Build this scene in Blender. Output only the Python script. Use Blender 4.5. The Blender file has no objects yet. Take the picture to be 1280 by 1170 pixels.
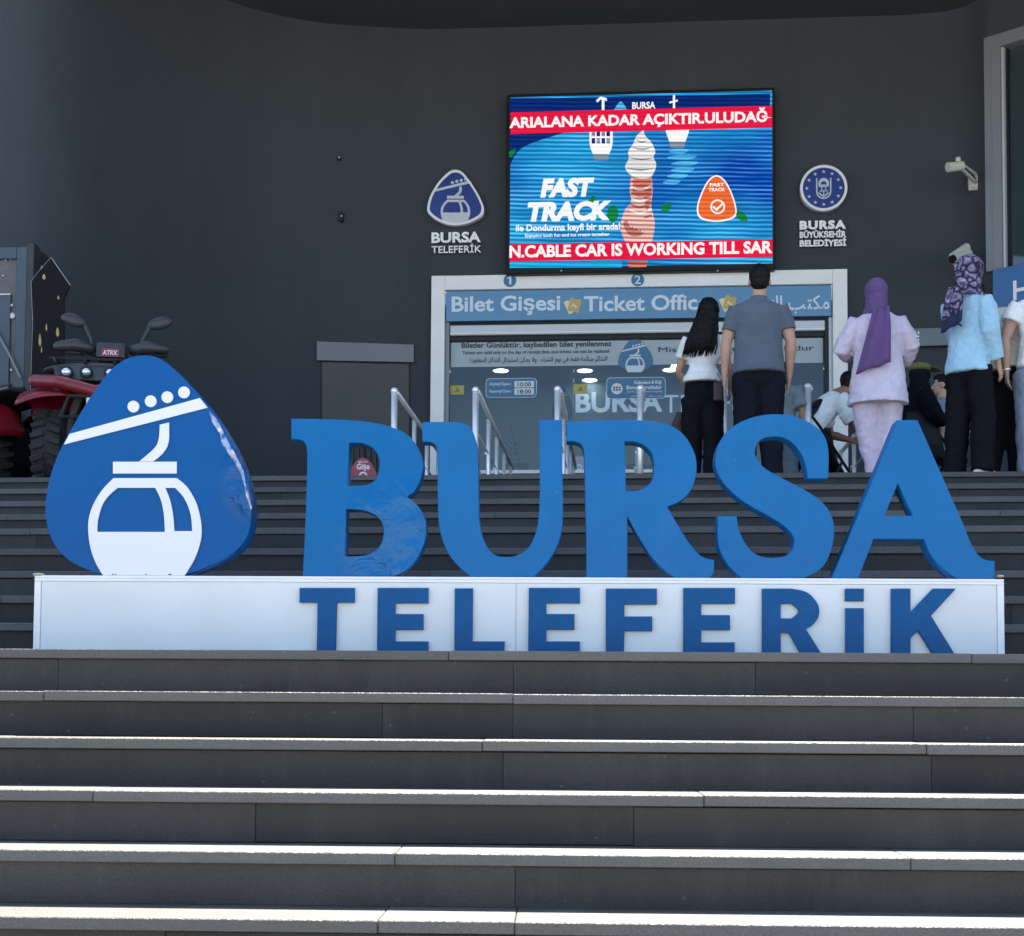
import bpy, bmesh, math, random
from mathutils import Vector, Matrix
R = math.radians
random.seed(7)
SC = bpy.context.scene
COL = SC.collection

# ------------------------------------------------------------------ camera, sky, sun, exposure
CZ = 1.592                      # eye height above the forecourt
FPX = 1800.0                    # focal length in photo pixels (1280 wide)
PITCH, YAW, ROLL = R(3.0), R(4.45), R(0.38)
PPY = 792.7                     # principal row in the photo: the frame is an upward crop
cam_data = bpy.data.cameras.new('camera')
cam_data.sensor_width = 36.0
cam_data.lens = FPX / 1280 * 36.0
cam_data.shift_y = (PPY - 585) / 1280
cam_data.clip_start = 0.05
cam_data.clip_end = 3000
cam = bpy.data.objects.new('camera', cam_data)
CAMROT = Matrix.Rotation(YAW, 3, 'Z') @ Matrix.Rotation(R(90) + PITCH, 3, 'X') @ Matrix.Rotation(ROLL, 3, 'Z')
cam.matrix_world = Matrix.Translation((0, 0, CZ)) @ CAMROT.to_4x4()
COL.objects.link(cam)
SC.camera = cam

SUN_EL, SUN_AZ = R(64), R(14)    # sun stands behind the building, a little to the right
world = bpy.data.worlds.new('World')
SC.world = world
world.use_nodes = True
wn = world.node_tree
sky = wn.nodes.new('ShaderNodeTexSky')
sky.sky_type = 'NISHITA'
sky.sun_disc = False
sky.sun_elevation = SUN_EL
sky.sun_rotation = SUN_AZ
sky.air_density = 1.0
sky.dust_density = 1.2
sky.ozone_density = 0.35
bg = wn.nodes['Background']
bg.inputs['Strength'].default_value = 0.10
wn.links.new(sky.outputs[0], bg.inputs[0])
sun_data = bpy.data.lights.new('sun', 'SUN')
sun_data.energy = 5.0
sun_data.angle = R(0.5)
sun_data.color = (1.0, 0.91, 0.79)
sun = bpy.data.objects.new('sun', sun_data)
sd = Vector((math.sin(SUN_AZ) * math.cos(SUN_EL), math.cos(SUN_AZ) * math.cos(SUN_EL), math.sin(SUN_EL)))
sun.rotation_euler = sd.to_track_quat('Z', 'Y').to_euler()
COL.objects.link(sun)
SC.view_settings.view_transform = 'Standard'
SC.view_settings.look = 'None'
SC.view_settings.gamma = 1.0
SC.view_settings.use_curve_mapping = False
EXPO = 2.15
SC.view_settings.exposure = EXPO
EM = 1.0 / 2 ** EXPO            # emission level that reads as full white

# ------------------------------------------------------------------ pixel -> place
def ray(px, py):
    return CAMROT @ Vector(((px - 640) / FPX, (PPY - py) / FPX, -1.0))

def at(px, py, Y):
    d = ray(px, py)
    s = Y / d.y
    return Vector((d.x * s, Y, CZ + d.z * s))

def at_z(px, py, z):
    d = ray(px, py)
    s = (z - CZ) / d.z
    return Vector((d.x * s, d.y * s, z))

LOWA = R(2.8)                   # the lower flight and the sign are turned a little against the building
LOW = Matrix.Rotation(LOWA, 4, 'Z')
LOWI3 = Matrix.Rotation(-LOWA, 3, 'Z')

def at_low(px, py, Y):
    d = LOWI3 @ ray(px, py)
    s = Y / d.y
    return Vector((d.x * s, Y, CZ + d.z * s))

# ------------------------------------------------------------------ materials
MATS = {}
def mat(name, col, rough=0.6, metal=0.0, spec=0.5, noise=0.0, nscale=8.0, bump=0.0, bscale=60.0, coat=0.0,
        rnd=0.0, speck=0.0, wear=0.0, wear_col=(.3, .29, .27), sheen=0.0, stretch=None, emis=None, estr=0.0, alpha=None):
    if name in MATS:
        return MATS[name]
    m = bpy.data.materials.new(name)
    m.use_nodes = True
    nt = m.node_tree
    b = nt.nodes['Principled BSDF']
    L = nt.links.new
    c = (*col, 1)
    b.inputs['Base Color'].default_value = c
    b.inputs['Roughness'].default_value = rough
    b.inputs['Metallic'].default_value = metal
    b.inputs['Specular IOR Level'].default_value = spec
    b.inputs['Coat Weight'].default_value = coat
    b.inputs['Coat Roughness'].default_value = 0.08
    if sheen:
        b.inputs['Sheen Weight'].default_value = sheen
    tc = nt.nodes.new('ShaderNodeTexCoord')
    vec = tc.outputs['Object']
    if stretch:
        mp = nt.nodes.new('ShaderNodeMapping')
        mp.inputs['Scale'].default_value = stretch
        L(vec, mp.inputs[0]); vec = mp.outputs[0]
    colout = None
    if noise > 0 or rnd > 0 or speck > 0:
        n = nt.nodes.new('ShaderNodeTexNoise')
        n.inputs['Scale'].default_value = nscale
        n.inputs['Detail'].default_value = 8
        n.inputs['Roughness'].default_value = 0.65
        L(vec, n.inputs[0])
        hs = nt.nodes.new('ShaderNodeHueSaturation')
        hs.inputs['Color'].default_value = c
        mr = nt.nodes.new('ShaderNodeMapRange')
        mr.inputs[1].default_value = 0.25; mr.inputs[2].default_value = 0.75
        mr.inputs[3].default_value = 1 - noise; mr.inputs[4].default_value = 1 + noise
        L(n.outputs[0], mr.inputs[0])
        val = mr.outputs[0]
        if rnd > 0:
            oi = nt.nodes.new('ShaderNodeObjectInfo')
            r2 = nt.nodes.new('ShaderNodeMapRange')
            r2.inputs[3].default_value = 1 - rnd; r2.inputs[4].default_value = 1 + rnd
            L(oi.outputs['Random'], r2.inputs[0])
            mu = nt.nodes.new('ShaderNodeMath'); mu.operation = 'MULTIPLY'
            L(val, mu.inputs[0]); L(r2.outputs[0], mu.inputs[1]); val = mu.outputs[0]
            r3 = nt.nodes.new('ShaderNodeMapRange')
            r3.inputs[3].default_value = 0.47; r3.inputs[4].default_value = 0.53
            wn2 = nt.nodes.new('ShaderNodeTexWhiteNoise'); wn2.noise_dimensions = '1D'
            L(oi.outputs['Random'], wn2.inputs['W']); L(wn2.outputs[0], r3.inputs[0])
            L(r3.outputs[0], hs.inputs['Hue'])
        if speck > 0:
            n2 = nt.nodes.new('ShaderNodeTexNoise')
            n2.inputs['Scale'].default_value = 260; n2.inputs['Detail'].default_value = 3
            L(vec, n2.inputs[0])
            r4 = nt.nodes.new('ShaderNodeMapRange')
            r4.inputs[1].default_value = 0.3; r4.inputs[2].default_value = 0.7
            r4.inputs[3].default_value = 1 - speck; r4.inputs[4].default_value = 1 + speck
            L(n2.outputs[0], r4.inputs[0])
            mu = nt.nodes.new('ShaderNodeMath'); mu.operation = 'MULTIPLY'
            L(val, mu.inputs[0]); L(r4.outputs[0], mu.inputs[1]); val = mu.outputs[0]
        L(val, hs.inputs['Value'])
        colout = hs.outputs[0]
        if wear > 0:      # pale mineral flecks, drips and scuffs, each slab its own
            geo_ = nt.nodes.new('ShaderNodeNewGeometry')
            v_ = nt.nodes.new('ShaderNodeTexVoronoi'); v_.inputs['Scale'].default_value = 11; L(geo_.outputs['Position'], v_.inputs[0])
            n_a = nt.nodes.new('ShaderNodeTexNoise'); n_a.inputs['Scale'].default_value = 70; n_a.inputs['Detail'].default_value = 4; L(geo_.outputs['Position'], n_a.inputs[0])
            ad_ = nt.nodes.new('ShaderNodeMath'); ad_.operation = 'MULTIPLY_ADD'; ad_.inputs[1].default_value = .09; L(n_a.outputs[0], ad_.inputs[0]); L(v_.outputs['Distance'], ad_.inputs[2])
            m_a = nt.nodes.new('ShaderNodeMapRange'); m_a.inputs[1].default_value = .115; m_a.inputs[2].default_value = .085; L(ad_.outputs[0], m_a.inputs[0])
            mp_ = nt.nodes.new('ShaderNodeMapping'); mp_.inputs['Scale'].default_value = (3.2, 3.2, .55); L(geo_.outputs['Position'], mp_.inputs[0])
            n_b = nt.nodes.new('ShaderNodeTexNoise'); n_b.inputs['Scale'].default_value = 2.3; n_b.inputs['Detail'].default_value = 7; n_b.inputs['Roughness'].default_value = .7; L(mp_.outputs[0], n_b.inputs[0])
            m_b = nt.nodes.new('ShaderNodeMapRange'); m_b.inputs[1].default_value = .53; m_b.inputs[2].default_value = .78; m_b.inputs[4].default_value = .42; L(n_b.outputs[0], m_b.inputs[0])
            mx_ = nt.nodes.new('ShaderNodeMath'); mx_.operation = 'MAXIMUM'; L(m_a.outputs[0], mx_.inputs[0]); L(m_b.outputs[0], mx_.inputs[1])
            ml_ = nt.nodes.new('ShaderNodeMath'); ml_.operation = 'MULTIPLY'; ml_.inputs[1].default_value = wear; L(mx_.outputs[0], ml_.inputs[0])
            mi_ = nt.nodes.new('ShaderNodeMix'); mi_.data_type = 'RGBA'; L(ml_.outputs[0], mi_.inputs[0]); L(colout, mi_.inputs[6]); mi_.inputs[7].default_value = (*wear_col, 1)
            colout = mi_.outputs[2]
        L(colout, b.inputs['Base Color'])
        rr = nt.nodes.new('ShaderNodeMapRange')
        rr.inputs[3].default_value = max(0.03, rough - 0.12); rr.inputs[4].default_value = min(1, rough + 0.12)
        L(n.outputs[0], rr.inputs[0]); L(rr.outputs[0], b.inputs['Roughness'])
    if bump > 0:
        nb = nt.nodes.new('ShaderNodeTexNoise')
        nb.inputs['Scale'].default_value = bscale; nb.inputs['Detail'].default_value = 5
        L(vec, nb.inputs[0])
        bp = nt.nodes.new('ShaderNodeBump')
        bp.inputs['Strength'].default_value = bump
        bp.inputs['Distance'].default_value = 0.01
        L(nb.outputs[0], bp.inputs['Height']); L(bp.outputs[0], b.inputs['Normal'])
    if emis is not None:
        b.inputs['Emission Color'].default_value = (*emis, 1)
        b.inputs['Emission Strength'].default_value = estr
    MATS[name] = m
    return m

def cloth(name, col, **k):
    dk = max(col) < .03
    return mat(name, col, rough=0.95, spec=0.03 if dk else .15, noise=0.14, nscale=7, bump=0.75, bscale=26, sheen=0 if dk else .08, **k)

def screen_mat(name, col, stripe=0.35, blend=None):
    """LED image: lit colour crossed by scan bands"""
    m = bpy.data.materials.new(name)
    m.use_nodes = True
    nt = m.node_tree; L = nt.links.new
    for n in list(nt.nodes): nt.nodes.remove(n)
    out = nt.nodes.new('ShaderNodeOutputMaterial'); em = nt.nodes.new('ShaderNodeEmission')
    L(em.outputs[0], out.inputs[0])
    tc = nt.nodes.new('ShaderNodeTexCoord'); geo = nt.nodes.new('ShaderNodeNewGeometry')
    mp = nt.nodes.new('ShaderNodeMapping'); mp.inputs['Rotation'].default_value = (0, R(-2.0), 0)
    L(geo.outputs['Position'], mp.inputs[0])
    wv = nt.nodes.new('ShaderNodeTexWave'); wv.bands_direction = 'Z'
    wv.inputs['Scale'].default_value = 6.2; wv.inputs['Distortion'].default_value = 1.6
    wv.inputs['Detail'].default_value = 2; wv.inputs['Detail Scale'].default_value = 0.35
    L(mp.outputs[0], wv.inputs[0])
    if blend:
        n = nt.nodes.new('ShaderNodeTexNoise'); n.inputs['Scale'].default_value = 0.75; n.inputs['Detail'].default_value = 2
        L(geo.outputs['Position'], n.inputs[0])
        cr = nt.nodes.new('ShaderNodeValToRGB')
        cr.color_ramp.elements[0].position = 0.3; cr.color_ramp.elements[0].color = (*col, 1)
        cr.color_ramp.elements[1].position = 0.68; cr.color_ramp.elements[1].color = (*blend, 1)
        L(n.outputs[0], cr.inputs[0]); c = cr.outputs[0]
    else:
        rgb = nt.nodes.new('ShaderNodeRGB'); rgb.outputs[0].default_value = (*col, 1); c = rgb.outputs[0]
    nb_ = nt.nodes.new('ShaderNodeTexNoise'); nb_.inputs['Scale'].default_value = 1.0; nb_.inputs['Detail'].default_value = 4
    m3 = nt.nodes.new('ShaderNodeMapping'); m3.inputs['Scale'].default_value = (1.1, 1, 9); L(geo.outputs['Position'], m3.inputs[0]); L(m3.outputs[0], nb_.inputs[0])
    pw = nt.nodes.new('ShaderNodeMath'); pw.operation = 'MULTIPLY'; L(wv.outputs[1], pw.inputs[0]); L(nb_.outputs[0], pw.inputs[1])
    mr = nt.nodes.new('ShaderNodeMapRange'); mr.inputs[1].default_value = 0; mr.inputs[2].default_value = .62; mr.inputs[3].default_value = 1 - stripe; mr.inputs[4].default_value = 1 + stripe * 0.45
    L(pw.outputs[0], mr.inputs[0])
    mx = nt.nodes.new('ShaderNodeVectorMath'); mx.operation = 'SCALE'
    L(c, mx.inputs[0]); L(mr.outputs[0], mx.inputs['Scale'])
    if blend:
        hi = nt.nodes.new('ShaderNodeMapRange'); hi.inputs[1].default_value = .38; hi.inputs[2].default_value = .75; hi.inputs[3].default_value = 0; hi.inputs[4].default_value = .55
        L(pw.outputs[0], hi.inputs[0]); mh = nt.nodes.new('ShaderNodeMix'); mh.data_type = 'RGBA'; mh.inputs[7].default_value = (.25, .72, 1, 1)
        L(hi.outputs[0], mh.inputs[0]); L(mx.outputs[0], mh.inputs[6]); L(mh.outputs[2], em.inputs[0])
    else: L(mx.outputs[0], em.inputs[0])
    em.inputs[1].default_value = EM
    MATS[name] = m
    return m

def pattern_mat(name, c1, c2, c3, scale=18):
    m = mat(name, c1, rough=0.85, spec=0.15, bump=0.3, bscale=150)
    nt = m.node_tree; L = nt.links.new; b = nt.nodes['Principled BSDF']
    tc = nt.nodes.new('ShaderNodeTexCoord')
    nz = nt.nodes.new('ShaderNodeTexNoise'); nz.inputs['Scale'].default_value = scale * .7; nz.inputs['Detail'].default_value = 1
    L(tc.outputs['Object'], nz.inputs[0])
    mx = nt.nodes.new('ShaderNodeMix'); mx.data_type = 'RGBA'; mx.inputs[0].default_value = 0.12
    L(tc.outputs['Object'], mx.inputs[6]); L(nz.outputs[1], mx.inputs[7])
    v = nt.nodes.new('ShaderNodeTexVoronoi'); v.feature = 'DISTANCE_TO_EDGE'; v.inputs['Scale'].default_value = scale
    L(mx.outputs[2], v.inputs[0])
    v2 = nt.nodes.new('ShaderNodeTexVoronoi'); v2.inputs['Scale'].default_value = scale * 2.1
    L(mx.outputs[2], v2.inputs[0])
    cr = nt.nodes.new('ShaderNodeValToRGB'); cr.color_ramp.interpolation = 'LINEAR'
    e = cr.color_ramp.elements; e[0].position = 0.03; e[0].color = (*c2, 1); e[1].position = 0.09; e[1].color = (*c1, 1)
    e2 = cr.color_ramp.elements.new(0.22); e2.color = (*c3, 1); e3 = cr.color_ramp.elements.new(0.3); e3.color = (*c1, 1)
    L(v.outputs[0], cr.inputs[0])
    cr2 = nt.nodes.new('ShaderNodeValToRGB'); e = cr2.color_ramp.elements
    e[0].position = 0.22; e[0].color = (1, 1, 1, 1); e[1].position = 0.4; e[1].color = (.45, .45, .5, 1)
    L(v2.outputs[0], cr2.inputs[0])
    mm = nt.nodes.new('ShaderNodeMix'); mm.data_type = 'RGBA'; mm.blend_type = 'MULTIPLY'; mm.inputs[0].default_value = 0.75
    L(cr.outputs[0], mm.inputs[6]); L(cr2.outputs[0], mm.inputs[7]); L(mm.outputs[2], b.inputs['Base Color'])
    return m

def film_mat(name, col, centre, radius, rough=0.28, amount=1.0):
    """painted letter face; round `centre` (world) the film has wrinkled and lifted"""
    m = mat(name, col, rough=rough, spec=0.16, coat=0.0, noise=0.07, nscale=3)
    nt = m.node_tree; L = nt.links.new; b = nt.nodes['Principled BSDF']
    geo = nt.nodes.new('ShaderNodeNewGeometry')
    d = nt.nodes.new('ShaderNodeVectorMath'); d.operation = 'DISTANCE'; d.inputs[1].default_value = centre
    L(geo.outputs['Position'], d.inputs[0])
    mr = nt.nodes.new('ShaderNodeMapRange'); mr.interpolation_type = 'SMOOTHSTEP'
    mr.inputs[1].default_value = radius; mr.inputs[2].default_value = radius * 0.55
    mr.inputs[3].default_value = 0.015; mr.inputs[4].default_value = 1
    L(d.outputs['Value'], mr.inputs[0])
    n = nt.nodes.new('ShaderNodeTexNoise'); n.inputs['Scale'].default_value = 7; n.inputs['Detail'].default_value = 4
    n.inputs['Distortion'].default_value = 1.6
    L(geo.outputs['Position'], n.inputs[0])
    v = nt.nodes.new('ShaderNodeTexVoronoi'); v.feature = 'F1'; v.inputs['Scale'].default_value = 8
    nm = nt.nodes.new('ShaderNodeMix'); nm.data_type = 'RGBA'; nm.inputs[0].default_value = 0.10
    L(geo.outputs['Position'], nm.inputs[6]); L(n.outputs[1], nm.inputs[7]); L(nm.outputs[2], v.inputs[0])
    ad = nt.nodes.new('ShaderNodeMath'); ad.operation = 'MULTIPLY_ADD'; ad.inputs[1].default_value = 1.1
    ns_ = nt.nodes.new('ShaderNodeMath'); ns_.operation = 'MULTIPLY'; ns_.inputs[1].default_value = .45
    L(n.outputs[0], ns_.inputs[0]); L(v.outputs[0], ad.inputs[0]); L(ns_.outputs[0], ad.inputs[2])
    mu = nt.nodes.new('ShaderNodeMath'); mu.operation = 'MULTIPLY'
    L(ad.outputs[0], mu.inputs[0]); L(mr.outputs[0], mu.inputs[1])
    bp = nt.nodes.new('ShaderNodeBump'); bp.inputs['Strength'].default_value = 0.9 * amount; bp.inputs['Distance'].default_value = 0.03
    L(mu.outputs[0], bp.inputs['Height']); L(bp.outputs[0], b.inputs['Normal']); L(bp.outputs[0], b.inputs['Coat Normal'])
    mc_ = nt.nodes.new('ShaderNodeMath'); mc_.operation = 'MULTIPLY'; mc_.inputs[1].default_value = .35; mc_.use_clamp = True
    L(mr.outputs[0], mc_.inputs[0]); L(mc_.outputs[0], b.inputs['Coat Weight'])
    return m

M_white = mat('white_paint', (.80, .80, .80), rough=.42, noise=.05, nscale=3, bump=.03, bscale=8)
M_steel = mat('brushed_steel', (.92, .92, .91), rough=.38, metal=.55)
M_dark = mat('dark_plastic', (.008, .008, .009), spec=.25, rough=.5, noise=.15, nscale=9)
M_black = mat('black_metal', (.012, .013, .015), spec=.3, rough=.5, noise=.15, nscale=9)
M_wall = mat('grey_render', (.050, .060, .070), rough=.93, spec=.2, noise=.13, nscale=.9, bump=.6, bscale=170, stretch=(1, 1, .45), wear=.12, wear_col=(.14, .15, .155))
M_ceil = mat('soffit_paint', (.05, .056, .062), rough=.9, noise=.1, nscale=2, bump=.3, bscale=90)
M_tread2 = mat('shaded_basalt_tread', (.085, .086, .086), rough=.7, noise=.25, nscale=4, rnd=.2, speck=.3, bump=.5, bscale=120)  # tread stone copy for the upper flight, its shade worked into the tone
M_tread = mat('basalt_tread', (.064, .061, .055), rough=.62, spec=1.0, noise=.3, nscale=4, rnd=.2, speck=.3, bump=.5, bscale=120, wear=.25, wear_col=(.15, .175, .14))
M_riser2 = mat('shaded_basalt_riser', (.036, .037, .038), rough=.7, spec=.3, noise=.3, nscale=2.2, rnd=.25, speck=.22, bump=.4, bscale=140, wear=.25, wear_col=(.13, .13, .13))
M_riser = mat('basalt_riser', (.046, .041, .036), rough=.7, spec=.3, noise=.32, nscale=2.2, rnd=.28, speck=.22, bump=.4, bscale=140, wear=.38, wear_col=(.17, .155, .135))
M_core = mat('stair_concrete', (.03, .03, .03), rough=.95, noise=.2)
M_pave = mat('forecourt_paving', (.31, .30, .28), rough=.85, noise=.2, nscale=1.5, bump=.3, bscale=30)
M_floor = mat('landing_stone', (.12, .12, .118), rough=.6, noise=.2, nscale=4, rnd=.1, speck=.2, bump=.2, bscale=90)
M_skin = mat('skin', (.47, .27, .19), rough=.55, noise=.08, nscale=12, bump=.1, bscale=90)
M_skin2 = mat('tanned_skin', (.30, .155, .10), rough=.55, noise=.1, nscale=12, bump=.1, bscale=90)
M_hair = mat('black_hair', (.005, .004, .004), rough=.55, spec=.2, noise=.3, nscale=10, stretch=(1, 1, .1), bump=.8, bscale=130)
M_hair2 = mat('brown_hair', (.07, .038, .022), rough=.5, noise=.35, nscale=12, stretch=(1, 1, .1), bump=.7, bscale=130)
M_letter = mat('white_lettering', (.85, .86, .87), rough=.5)

# ------------------------------------------------------------------ object helpers
BASE = {}
def thing(name, label, cat, loc=(0, 0, 0), rz=0.0, group=None, kind=None):
    o = bpy.data.objects.new(name, None)
    o.empty_display_size = 0.2
    COL.objects.link(o)
    o.location = loc
    o.rotation_euler = (0, 0, rz)
    if label: o['label'] = label
    if cat: o['category'] = cat
    if group: o['group'] = group
    if kind: o['kind'] = kind
    BASE[o] = Matrix.Translation(loc) @ Matrix.Rotation(rz, 4, 'Z')
    return o

def tag(o, label, cat, group=None):
    o['label'] = label; o['category'] = cat
    if group: o['group'] = group
    return o

def place(name, me, material, parent=None, local=False, smooth=False, kind=None, origin=None):
    """link mesh `me` (world coordinates unless local) as one object under parent"""
    if material is not None:
        me.materials.clear(); me.materials.append(material)
    if smooth:
        for p in me.polygons: p.use_smooth = True
    o = bpy.data.objects.new(name, me)
    COL.objects.link(o)
    if parent is not None:
        o.parent = parent
        if not local:
            me.transform(BASE[parent].inverted())
        BASE[o] = BASE[parent]
    else:
        if origin is not None:
            me.transform(Matrix.Translation(-Vector(origin)))
            o.location = origin
            BASE[o] = Matrix.Translation(origin)
        else:
            BASE[o] = Matrix.Identity(4)
    if kind: o['kind'] = kind
    return o

class MB:
    """mesh builder; coordinates are multiplied by the frame matrix"""
    def __init__(s, frame=None):
        s.v = []; s.f = []; s.fr = frame
    def add(s, vs, fs):
        n = len(s.v)
        s.v += [tuple(s.fr @ Vector(v)) if s.fr is not None else tuple(v) for v in vs]
        s.f += [tuple(i + n for i in f) for f in fs]
        return s
    def box(s, x0, x1, y0, y1, z0, z1, rot=None):
        vs = [(x, y, z) for x in (x0, x1) for y in (y0, y1) for z in (z0, z1)]
        if rot is not None: vs = [rot @ Vector(v) for v in vs]
        return s.add(vs, [(0, 1, 3, 2), (4, 6, 7, 5), (0, 4, 5, 1), (2, 3, 7, 6), (0, 2, 6, 4), (1, 5, 7, 3)])
    def ring_loft(s, rings, closed=True, cap=True):
        n = len(rings[0]); vs = [p for r in rings for p in r]; fs = []
        for i in range(len(rings) - 1):
            for j in range(n if closed else n - 1):
                k = (j + 1) % n
                fs.append((i * n + j, i * n + k, (i + 1) * n + k, (i + 1) * n + j))
        if cap and closed:
            fs.append(tuple(range(n - 1, -1, -1)))
            fs.append(tuple((len(rings) - 1) * n + j for j in range(n)))
        return s.add(vs, fs)
    def tube(s, pts, rad, n=10, ref=(1, 0, 0), cap=True, dome=False):
        pts = [Vector(p) for p in pts]
        if not isinstance(rad, (list, tuple)): rad = [rad] * len(pts)
        rad = [(r, r) if not isinstance(r, (list, tuple)) else r for r in rad]
        if dome:   # rounded ends
            t0 = (pts[0] - pts[1]).normalized(); t1 = (pts[-1] - pts[-2]).normalized()
            a, b = rad[0], rad[-1]; m0 = min(a); m1 = min(b)
            pts = [pts[0] + t0 * m0 * .9, pts[0] + t0 * m0 * .6] + pts + [pts[-1] + t1 * m1 * .6, pts[-1] + t1 * m1 * .9]
            rad = [(a[0] * .35, a[1] * .35), (a[0] * .75, a[1] * .75)] + rad + [(b[0] * .75, b[1] * .75), (b[0] * .35, b[1] * .35)]
        rings = []
        for i, p in enumerate(pts):
            t = (pts[min(i + 1, len(pts) - 1)] - pts[max(i - 1, 0)]).normalized()
            rf = Vector(ref)
            if abs(t.dot(rf)) > .95: rf = Vector((0, 1, 0)) if abs(rf.y) < .9 else Vector((0, 0, 1))
            u = (rf - t * rf.dot(t)).normalized(); w = t.cross(u)
            rings.append([p + u * rad[i][0] * math.cos(2 * math.pi * k / n) + w * rad[i][1] * math.sin(2 * math.pi * k / n) for k in range(n)])
        return s.ring_loft(rings, True, cap)
    def ell(s, c, r, n=14, m=9, rot=None):
        c = Vector(c); rings = []
        for i in range(m + 1):
            a = -math.pi / 2 + math.pi * (i + .02) / (m + .04)
            ring = []
            for k in range(n):
                b = 2 * math.pi * k / n
                v = Vector((r[0] * math.cos(a) * math.cos(b), r[1] * math.cos(a) * math.sin(b), r[2] * math.sin(a)))
                if rot is not None: v = rot @ v
                ring.append(c + v)
            rings.append(ring)
        return s.ring_loft(rings)
    def lathe(s, prof, c, axis='X', n=24):
        rings = []
        for (a, r) in prof:
            ring = []
            for k in range(n):
                b = 2 * math.pi * k / n; u, v = r * math.cos(b), r * math.sin(b)
                ring.append({'X': (c[0] + a, c[1] + u, c[2] + v), 'Y': (c[0] + u, c[1] + a, c[2] + v), 'Z': (c[0] + u, c[1] + v, c[2] + a)}[axis])
            rings.append(ring)
        return s.ring_loft(rings)
    def grid(s, g):
        n = len(g[0]); vs = [p for r in g for p in r]
        return s.add(vs, [(i * n + j, i * n + j + 1, (i + 1) * n + j + 1, (i + 1) * n + j) for i in range(len(g) - 1) for j in range(n - 1)])
    def mesh(s, name, bevel=0.0, seg=1, fixn=True):
        me = bpy.data.meshes.new(name)
        me.from_pydata(s.v, [], s.f)
        if fixn or bevel:
            bm = bmesh.new(); bm.from_mesh(me)
            if bevel:
                bmesh.ops.bevel(bm, geom=[e for e in bm.edges], offset=bevel, segments=seg, affect='EDGES', profile=.5, clamp_overlap=True)
            if fixn: bmesh.ops.recalc_face_normals(bm, faces=bm.faces)
            bm.to_mesh(me); bm.free()
        me.update()
        return me
    def build(s, name, material, parent=None, bevel=0.0, seg=1, smooth=False, local=False, kind=None, origin=None, fixn=True):
        return place(name, s.mesh(name, bevel, seg, fixn), material, parent, local, smooth, kind, origin)

def evaluated(o):
    dg = bpy.context.evaluated_depsgraph_get(); dg.update()
    return bpy.data.meshes.new_from_object(o.evaluated_get(dg), depsgraph=dg)

TMP_TEX = {}
def clouds(scale):
    if scale not in TMP_TEX:
        t = bpy.data.textures.new('folds', 'CLOUDS'); t.noise_scale = scale; t.noise_depth = 2
        TMP_TEX[scale] = t
    return TMP_TEX[scale]

def blob(mb, name, material, parent, voxel=.012, smooth=6, disp=0.0, dscale=.12, local=True, dec=None):
    """fuse overlapping volumes into one continuous surface"""
    me = mb.mesh(name)
    o = bpy.data.objects.new('tmp', me); COL.objects.link(o)
    r = o.modifiers.new('r', 'REMESH'); r.mode = 'VOXEL'; r.voxel_size = voxel; r.use_smooth_shade = True
    if smooth:
        q = o.modifiers.new('s', 'SMOOTH'); q.factor = .5; q.iterations = smooth
    if disp:
        d = o.modifiers.new('d', 'DISPLACE'); d.texture = clouds(dscale); d.strength = disp; d.mid_level = .5
        d.texture_coords = 'LOCAL'
        if disp > .01:
            d = o.modifiers.new('d2', 'DISPLACE'); d.texture = clouds(.04); d.strength = disp * .55; d.mid_level = .5; d.texture_coords = 'LOCAL'
    out = evaluated(o)
    bpy.data.objects.remove(o); bpy.data.meshes.remove(me)
    out.name = name
    return place(name, out, material, parent, local=local, smooth=True)

# 2D outlines --------------------------------------------------------------
def outline(pts, seg=6):
    """points (x,y) are corners, (x,y,1) are smooth; returns a dense polygon"""
    n = len(pts); out = []
    P = [Vector((p[0], p[1])) for p in pts]; S = [len(p) > 2 for p in pts]
    for i in range(n):
        j = (i + 1) % n
        if not S[i] and not S[j]:
            out.append(P[i]); continue
        d = P[j] - P[i]
        m0 = (P[j] - P[i - 1]) * .5 if S[i] else d
        m1 = (P[(j + 1) % n] - P[i]) * .5 if S[j] else d
        if m0.length > 1.2 * d.length: m0 = m0 * (1.2 * d.length / m0.length)
        if m1.length > 1.2 * d.length: m1 = m1 * (1.2 * d.length / m1.length)
        if not S[i]: m0 = d * 1.3 - m1 * .3
        if not S[j]: m1 = d * 1.3 - m0 * .3
        for k in range(seg):
            t = k / seg
            out.append(P[i] * (2 * t ** 3 - 3 * t * t + 1) + m0 * (t ** 3 - 2 * t * t + t) + P[j] * (-2 * t ** 3 + 3 * t * t) + m1 * (t ** 3 - t * t))
    return out

def circle_pts(cx, cy, r, n=28):
    return [Vector((cx + r * math.cos(2 * math.pi * k / n), cy + r * math.sin(2 * math.pi * k / n))) for k in range(n)]

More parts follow.
